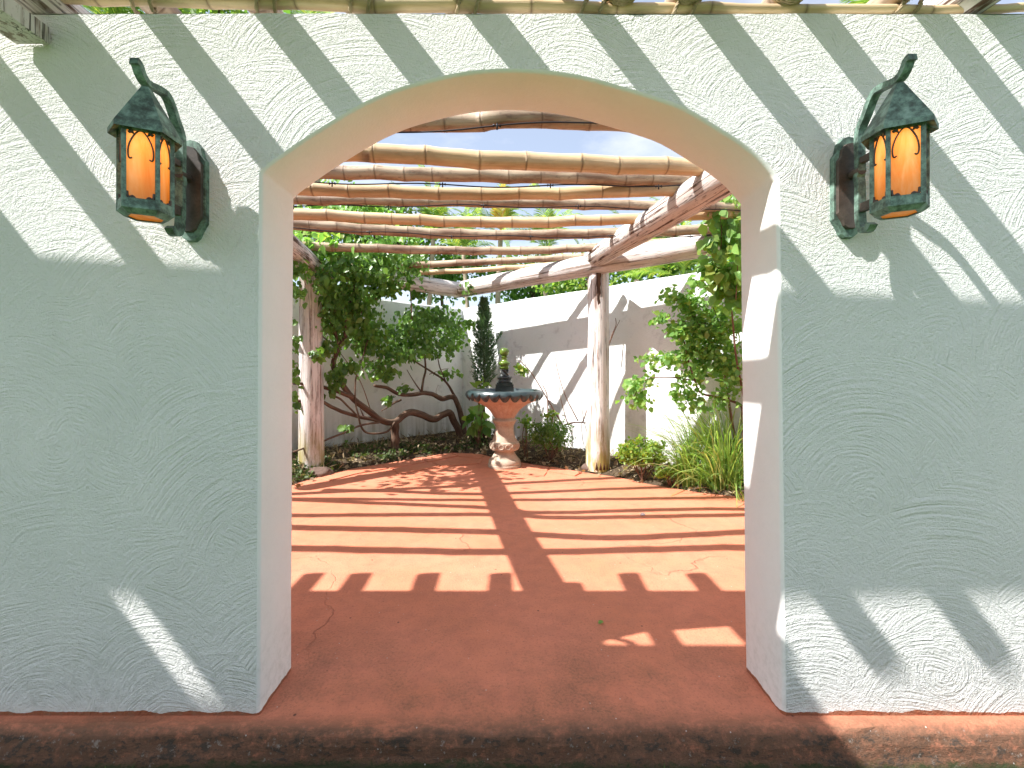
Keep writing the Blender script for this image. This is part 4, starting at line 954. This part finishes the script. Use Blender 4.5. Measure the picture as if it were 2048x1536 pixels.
# ornamental grass clumps
def grass_clump(base, n, lmin, lmax, spread, lab, w=.009, lean=0.55, name='grass_clump'):
    root = empty(name, base); tag(root, lab, 'grass')
    V = []; F = []; rn = []; N = 7
    for i in range(n):
        a = rng.uniform(0, 2 * math.pi); r0 = abs(rng.normal(0, spread)); b = Vector(base) + Vector((math.cos(a) * r0, math.sin(a) * r0 * .5, 0)); b.z = max(soil_z(b.x, b.y) - .02, base[2] - .05)
        L = rng.uniform(lmin, lmax); th = abs(rng.normal(0, lean)); az = rng.normal(a, .6) if rng.random() < .6 else rng.normal(math.pi, .7); d = Vector((math.cos(az), math.sin(az) * .7, 0)); side = Vector((-math.sin(az), math.cos(az), 0)); side = (side + Vector(rng.normal(0, .5, 3))).normalized(); c = rng.uniform(0, 1); curv = rng.uniform(.4, 2.0)
        p = b.copy(); s0 = len(V)
        for j in range(N + 1):
            t = j / N; ang = min(2.3, th * .5 + curv * t * t * 1.2); ww = w * (1 - t) ** .6 * rng.uniform(.9, 1.1) + .0006
            V.append(tuple(p - side * ww)); V.append(tuple(p + side * ww)); rn += [c, c]
            p = p + (d * math.sin(ang) + Vector((0, 0, math.cos(ang)))) * (L / N)
        for j in range(N): F.append((s0 + 2 * j, s0 + 2 * j + 1, s0 + 2 * j + 3, s0 + 2 * j + 2))
    me = bpy.data.meshes.new('blades'); me.from_pydata(V, [], F); a = me.attributes.new('rnd', 'FLOAT', 'POINT'); a.data.foreach_set('value', np.array(rn, 'f')); me.materials.append(M['blade']); me.polygons.foreach_set('use_smooth', np.ones(len(F), bool))
    o = bpy.data.objects.new('blades', me); COL.objects.link(o); attach(o, root)
gb = P(1452, 945, 2.82); gb.z = soil_z(gb.x, gb.y)
grass_clump(gb, 480, .45, 1.2, .12, 'big clump of long arching grass blades spilling over the patio edge', .0075, .85)
gb2 = P(1385, 930, 2.9); gb2.z = soil_z(gb2.x, gb2.y)
grass_clump(gb2, 190, .45, .95, .07, 'smaller clump of arching grass blades beside the lime groundcover', .0065, 1.0)
gb3 = P(1490, 985, 2.62); gb3.z = soil_z(gb3.x, gb3.y) 
grass_clump(gb3, 14, .2, .42, .04, 'sparse tuft of grass at the patio edge by the door jamb', .006, .9)

def bush(name, px, py, k_, rad, n, leaf, mat, lab, cat='shrub', stems=8, tip=(0, -.3, .3), tmpl=LEAF, faces=LEAF_F, clump=(16, .035), up=(-.3, -.5, .8)):
    ctr = P(px, py, k_); base = Vector((ctr.x, ctr.y, soil_z(ctr.x, ctr.y))); root = empty(name, base); tag(root, lab, cat)
    for i in range(stems):
        q = blob_pts(ctr, [v * .7 for v in rad], 1)[0]; m = MB(); mid = (base + Vector(q)) / 2 + Vector(rng.normal(0, .03, 3)); m.tube(spline([base + Vector((rng.normal(0, .02), rng.normal(0, .02), -.02)), mid, Vector(q)], 5), [.006] * 10 + [.003], 5) ; attach(m.build('stem', 'twig'), root)
    pts = clumps(ctr, rad, max(3, n // clump[0]), clump[0], clump[1])
    pts = pts[pts[:, 2] > base.z - .01]
    leaf_mesh('foliage', mat, pts, np.full(len(pts), leaf), tip, .8, root, tmpl, faces, upn=up, nspread=.6); return root
bush('ferny_shrub', 1100, 868, 3.62, (.30, .22, .17), 3200, .030, 'leaf_fern', 'low feathery green shrub between the fountain and the split post', clump=(28, .04), tmpl=DIAM, faces=DIAM_F)
bush('groundcover', 1285, 905, 3.05, (.30, .13, .14), 1500, .034, 'leaf_lime', 'lime green groundcover at the foot of the sunlit wall beside the split post', 'groundcover', clump=(16, .03))
bush('groundcover', 1345, 945, 2.92, (.20, .08, .07), 500, .03, 'leaf_lime', 'small lime green groundcover under the arching grass', 'groundcover', clump=(14, .025))
bush('broadleaf_plant', 955, 838, 4.25, (.14, .10, .22), 46, .17, 'leaf_bright', 'glossy broad-leaved plant behind the fountain bowl', 'plant', 9, (0, -.4, -.3), clump=(2, .04))
bush('broadleaf_plant', 958, 772, 4.2, (.12, .08, .05), 10, .16, 'leaf_lime', 'lime broad-leaved plant peeking over the fountain bowl', 'plant', 4, (0, -.4, .1), clump=(2, .03))
bush('small_weed', 690, 895, 3.9, (.04, .04, .10), 60, .035, 'leaf_fern', 'little upright weed at the foot of the shaded wall', 'weed', 2, clump=(5, .015))
bush('sapling', 1040, 742, 3.95, (.10, .06, .07), 110, .05, 'leaf_lime', 'sapling twig tipped with yellow green leaves behind the fountain', 'plant', 0, clump=(8, .03))
bush('leafy_seedling', 1052, 842, 3.75, (.06, .05, .10), 60, .06, 'leaf_bright', 'young leafy shoot rising from the ferny shrub', 'plant', 3, clump=(5, .03))
bush('yellow_shoot', 1100, 830, 3.68, (.09, .05, .05), 80, .045, 'leaf_lime', 'yellowish leafy shoot on top of the ferny shrub', 'plant', 3, clump=(6, .03))
# bare sticks
for pts, r0, k_, lab in (([(1125, 850), (1090, 790), (1062, 745), (1040, 722)], .011, 3.85, 'slanting bare stick crossing behind the fountain rim'), ([(1096, 830), (1094, 790), (1085, 770)], .010, 3.82, 'short forked stick behind the ferny shrub'), ([(1156, 842), (1130, 790), (1115, 740), (1111, 715)], .008, 3.75, 'tall thin bare stick leaning by the sunlit wall'), ([(1135, 848), (1122, 800), (1118, 770)], .007, 3.76, 'thin bare stick beside the tall leaning one'),
                         ([(1130, 850), (1150, 845), (1172, 846)], .012, 3.62, 'bare stick lying level against the split post'), ([(1165, 845), (1172, 825), (1185, 770)], .008, 3.62, 'bare stick standing just behind the split post'), ([(1216, 697), (1224, 670), (1232, 650), (1231, 636)], .008, 3.5, 'broken twig poking out beside the split post top'), ([(1218, 690), (1230, 660), (1240, 640)], .006, 3.5, 'forked dark twig beside the broken twig')):
    path, _ = resample(spline([P(x, y, k_) for x, y in pts], 6), .03); m = MB(); m.tube(path, [r0 * (1 - .5 * i / len(path)) for i in range(len(path))], 7, True, None, .2, seed=r0 * 300)
    tag(m.build('stick', 'twig'), lab, 'stick')

# cypress
def cypress():
    k_ = 4.35; top = P(968, 600, k_); cb = P(968, 770, k_); base = Vector((cb.x, cb.y, soil_z(cb.x, cb.y))); root = empty('cypress', base); tag(root, 'slender dark green cypress rising behind the fountain finial', 'tree')
    m = MB(); m.tube([base, cb, top - Vector((0, 0, .05))], [.022, .016, .004], 7); attach(m.build('trunk', 'bark'), root)
    pts = []; tips = []
    for i in range(620):
        t = rng.uniform(0, 1) ** .85; z = cb.z - .12 + (top.z - cb.z + .12) * t; R_ = .235 * (1 - t) ** .75 * (0.55 + .45 * min(1, t * 5)) + .015; a = rng.uniform(0, 2 * math.pi)
        d = np.array([math.cos(a), math.sin(a), 1.1]); L = R_ * rng.uniform(.7, 1.15); o_ = np.array([top.x, top.y, z])
        for j in range(16):
            s_ = rng.uniform(.15, 1); pts.append(o_ + d * L * s_ + rng.normal(0, .008, 3)); tips.append(d + rng.normal(0, .35, 3))
    leaf_mesh('crown', 'leaf_cyp', pts, np.full(len(pts), .045), np.array(tips), .2, root, DIAM * np.array([.42, 1, 1]), DIAM_F, upn=(0, -1, .2))
    for i in range(1):
        q = P(1000, 672, k_); pts = [np.array(P(985 + 18 * s_, 695 - 30 * s_, k_)) + rng.normal(0, .008, 3) for s_ in rng.uniform(0, 1, 90)]
        leaf_mesh('side_sprig', 'leaf_cyp', pts, np.full(90, .05), (.5, 0, .9), .4, root, DIAM * np.array([.42, 1, 1]), DIAM_F, upn=(0, -1, .2))
cypress()

# mulch, straw and low weeds (uncountable)
def scatter(n, xr, yr, cond):
    out = []
    while len(out) < n:
        x = rng.uniform(*xr); y = rng.uniform(*yr)
        if cond(x, y): out.append((x, y, soil_z(x, y)))
    return np.array(out)
def inside(x, y):
    d = edge_dist(x, y)
    if d < .0: return False
    v = Vector((x - CX, y - CY)); return (v.x * LW.y - v.y * LW.x) < -.02 * 0 + 99 and y < CY - .05
st = scatter(7000, (-2.8, 2.9), (4.2, 7.9), lambda x, y: edge_dist(x, y) > rng.uniform(-.05, .06) and edge_dist(x, y) < 1.6)
st[:, 2] += rng.uniform(0.002, .02, len(st))
tag(leaf_mesh('mulch', 'straw', st, rng.uniform(.03, .13, len(st)), (0, 0, 0), 1.0, None, DIAM * np.array([.16, 1, 1]), DIAM_F, upn=(0, 0, 1.5), nspread=.4), 'dry straw and twig litter strewn over the planting bed', 'mulch', kind='stuff')
dl_ = scatter(1500, (-2.6, 2.9), (4.2, 7.6), lambda x, y: -.16 * rng.random() ** 3 < edge_dist(x, y) < .9); dl_[:, 2] = np.maximum(dl_[:, 2], np.where([edge_dist(a, b) < .02 for a, b in dl_[:, :2]], .004, -1)) + .008
tag(leaf_mesh('leaf_litter', 'straw', dl_, np.full(len(dl_), .055), (0, 0, 0), 1.0, None, upn=(0, 0, 1), nspread=.35), 'fallen brown leaves lying on the planting bed', 'leaves', kind='stuff')
wd = scatter(2600, (-2.7, -.2), (4.4, 7.2), lambda x, y: 0.02 < edge_dist(x, y) < .8 and mnoise.noise(Vector((x * 2.5, y * 2.5, 0))) > -.05)
wd[:, 2] += rng.uniform(.0, .03, len(wd))
tag(leaf_mesh('ground_weeds', 'moss', wd, np.full(len(wd), .035), (0, 0, .6), .8, None, upn=(0, 0, 1), nspread=.5), 'low green weeds creeping over the soil below the vine', 'weeds', kind='stuff')
gv = np.stack([rng.uniform(-2.2, 2.2, 1800), rng.uniform(1.05, 1.535, 1800), np.full(1800, -.13)], 1)
keep = np.array([mnoise.noise(Vector((x * 4, y * 6, 0))) > (-.08 if x < -.3 else .12) for x, y, z in gv]); gv = gv[keep]
tag(leaf_mesh('step_moss', 'moss', gv, np.full(len(gv), .038), (0, -.2, .7), .7, None, DIAM * np.array([.4, 1, 1]), DIAM_F, upn=(0, -1, .5)), 'dark moss and grass blades below the worn step', 'moss', kind='stuff')

# ================================================================ TREES BEYOND THE WALLS
def frond_mesh(L, n, wl, droop, mat, fold=.5):
    V = []; F = []; rn = []
    spine = []; p = Vector((0, 0, 0)); 
    for i in range(n + 1):
        t = i / n; a = 1.05 - droop * t * t * 1.6 - .25 * t; spine.append(p.copy()); p = p + Vector((math.cos(a), 0, math.sin(a))) * (L / n)
    for i in range(n):
        a, b = spine[i], spine[i + 1]; w = .012 * (1 - i / n) + .002; s0 = len(V); V += [tuple(a + Vector((0, -w, 0))), tuple(a + Vector((0, w, 0))), tuple(b + Vector((0, w, 0))), tuple(b + Vector((0, -w, 0)))]; rn += [.6] * 4; F.append((s0, s0 + 1, s0 + 2, s0 + 3))
    for i in range(int(n * .12), n):
        t = i / n; ln = wl * (math.sin(min(1, t * 1.35 + .18) * math.pi) * .75 + .28); tan = (spine[i + 1] - spine[i]).normalized()
        for sd in (-1, 1):
            for h in (0, .5):
                o_ = spine[i].lerp(spine[i + 1], h); d = (Vector((0, sd, 0)) * .8 + tan * .62 + Vector((0, 0, -fold * random.uniform(.1, .8) + .25))).normalized(); mid = o_ + d * ln * .55; tip = mid + (d + Vector((0, 0, -.45))).normalized() * ln * .45; wv = tan * .013; s0 = len(V); c = random.random()
                V += [tuple(o_ - wv * .5), tuple(o_ + wv * .5), tuple(mid + wv), tuple(mid - wv), tuple(tip)]; rn += [c] * 5; F += [(s0, s0 + 1, s0 + 2, s0 + 3), (s0 + 3, s0 + 2, s0 + 4)]
    me = bpy.data.meshes.new('frond'); me.from_pydata(V, [], F); a = me.attributes.new('rnd', 'FLOAT', 'POINT'); a.data.foreach_set('value', np.array(rn, 'f')); me.materials.append(M[mat]); return me
FR = [frond_mesh(1.9, 34, .42, .9, 'leaf_palm'), frond_mesh(2.1, 34, .46, .6, 'leaf_palm'), frond_mesh(1.7, 30, .38, 1.2, 'leaf_palm')]
FRO = frond_mesh(1.5, 24, .35, .9, 'leaf_orange')
def palm(x, y, h, lab, n=13, sc=1.0, trunk=.07, orange=0):
    root = empty('palm_tree', (x, y, -.1)); tag(root, lab, 'palm', 'trees beyond the garden walls')
    top = Vector((x + rng.normal(0, .1), y, h)); m = MB(); path, _ = resample(spline([Vector((x, y, -.1)), Vector((x + rng.normal(0, .1), y, h * .5)), top], 8), .12)
    m.tube(path, [trunk * (1.1 - .3 * i / len(path)) * (1 + .05 * (i % 2)) for i in range(len(path))], 9, seed=x); attach(m.build('trunk', 'palmbark'), root)
    for i in range(n):
        o = bpy.data.objects.new('frond', FRO if i < orange else FR[i % 3]); COL.objects.link(o); o.location = top
        o.rotation_euler = (0, rng.uniform(-.55, .75) if i > n // 4 else rng.uniform(-.6, -.2), i * 2.399 + rng.normal(0, .2)); s_ = sc * rng.uniform(.85, 1.1); o.scale = (s_, s_, s_); attach(o, root)
def tree(x, y, h, rad, n, lab, mat='leaf_back', leaf=.13, trunk=.08, per=22, cs=.16):
    root = empty('tree', (x, y, -.1)); tag(root, lab, 'tree', 'trees beyond the garden walls'); ctr = Vector((x, y, h))
    m = MB(); m.tube(spline([Vector((x, y, -.1)), Vector((x + .1, y, h * .5)), ctr], 8), [trunk * (1.2 - .05 * i) for i in range(17)], 9, seed=x); attach(m.build('trunk', 'bark'), root)
    for i in range(7):
        q = blob_pts(ctr, [v * .75 for v in rad], 1)[0]; m = MB(); m.tube(spline([Vector((x + .05, y, h - rad[2] * .8)), (ctr + Vector(q)) / 2, Vector(q)], 5), [.03] * 10 + [.01], 6, seed=i); attach(m.build('limb', 'bark'), root)
    pts = clumps(ctr, rad, n // per, per, cs); leaf_mesh('crown', mat, pts, np.full(len(pts), leaf), (0, -.2, -.3), .9, root, upn=(-.3, -.4, .8), nspread=.7)
def W(px, k_): v = P(px, 0, k_); return v.x, v.y
def hz(py, k_): return EYE + (Y0 - py) * k_ * S
x, y = W(1000, 7.6); palm(x, y, hz(470, 7.6), 'palm with orange dry fronds straight behind the beam corner', 14, 1.0, .08, 3)
x, y = W(1090, 8.0); palm(x, y, hz(500, 8.0), 'palm just past the orange-fronded palm, leaning fronds over the wall', 13, 1.0, .07)
x, y = W(930, 7.2); palm(x, y, hz(505, 7.2), 'slim palm behind the beam corner, between trunks', 12, .9, .06)
x, y = W(860, 7.4); palm(x, y, hz(480, 7.4), 'palm whose fronds cross above the vine top', 12, .95, .07)
x, y = W(1270, 5.6); palm(x, y, hz(560, 5.6), 'low palm with fronds just over the sunlit wall beside the split post', 13, .85, .06)
x, y = W(1380, 5.0); palm(x, y, hz(555, 5.0), 'low palm behind the sunlit wall under the log beam end', 13, .85, .06)
x, y = W(1460, 5.4); palm(x, y, hz(480, 5.4), 'taller palm behind the sunlit wall near the door jamb', 12, .9, .07)
x, y = W(1170, 6.8); tree(x, y, hz(560, 6.8), (1.1, .7, .75), 2400, 'round bright bush showing between log beam and sunlit wall', leaf=.11)
x, y = W(1060, 9.2); tree(x, y, hz(560, 9.2), (1.5, .9, .95), 3000, 'dense dark bush filling the gap under the beam corner', 'leaf_fern', .13)
x, y = W(880, 8.6); tree(x, y, hz(530, 8.6), (1.5, .9, 1.0), 2800, 'dark leafy tree behind the shaded wall corner', 'leaf_fern', .13)
x, y = W(740, 7.4); tree(x, y, hz(470, 7.4), (1.5, .9, 1.15), 3000, 'bright leafy tree rising behind the shaded garden wall')
x, y = W(600, 8.5); tree(x, y, hz(430, 8.5), (1.6, 1.0, 1.4), 2800, 'tall leafy tree far behind the shaded wall, seen past the jamb')
x, y = W(1330, 7.4); tree(x, y, hz(520, 7.4), (1.2, .8, .8), 2400, 'leafy bush behind the low palms beyond the sunlit wall')
x, y = W(1500, 7.2); tree(x, y, hz(470, 7.2), (1.2, .8, 1.0), 2200, 'leafy tree at the far end beyond the sunlit wall', 'leaf_bright', .12)
x, y = W(420, 6.8); tree(x, y, hz(60, 6.8), (1.9, 1.2, 1.5), 2600, 'tall leafy tree peeking over the arched wall top beside the first rope lashing', 'leaf_back', .16, .14)
x, y = W(215, 6.4); palm(x, y, hz(70, 6.4), 'tall palm peeking over the arched wall top by the cracked beam end', 15, 1.3, .13)
x, y = W(640, 7.6); palm(x, y, hz(120, 7.6), 'tall palm showing frond tips over the wall top before the arch crown', 13, 1.2, .12)
x, y = W(1745, 6.2); palm(x, y, hz(40, 6.2), 'tall palm tuft over the wall top above the sunny-side lantern', 14, 1.0, .12)

hb = MB()
hr = empty('hedge', (0, -5.2, -.1)); tag(hr, 'unseen hedge added to dim and tint the arched wall across the lawn', 'hedge')  # unseen hedge added behind the camera to block sky and bounce green
hb.box((-9, -6.0, -.1), (9, -5.3, 1.9)); attach(hb.build('hedge_core', 'leaf_fern', smooth=False), hr)
hp = np.stack([rng.uniform(-9, 9, 5000), rng.uniform(-5.45, -4.95, 5000), rng.uniform(-.1, 2.1, 5000)], 1)
leaf_mesh('foliage', 'leaf_fern', hp, np.full(5000, .2), (0, .4, -.4), .7, hr, upn=(0, .8, .5))

fl = PZ(1196, 1249, 0.0)
tag(leaf_mesh('fallen_leaf', 'leaf_bright', np.array([[fl.x, fl.y, .006], [fl.x + .008, fl.y - .004, .008]]), np.array([.03, .024]), (.8, .2, .1), .3, None), 'tiny green leaf fallen on the shaded terracotta floor', 'leaf')
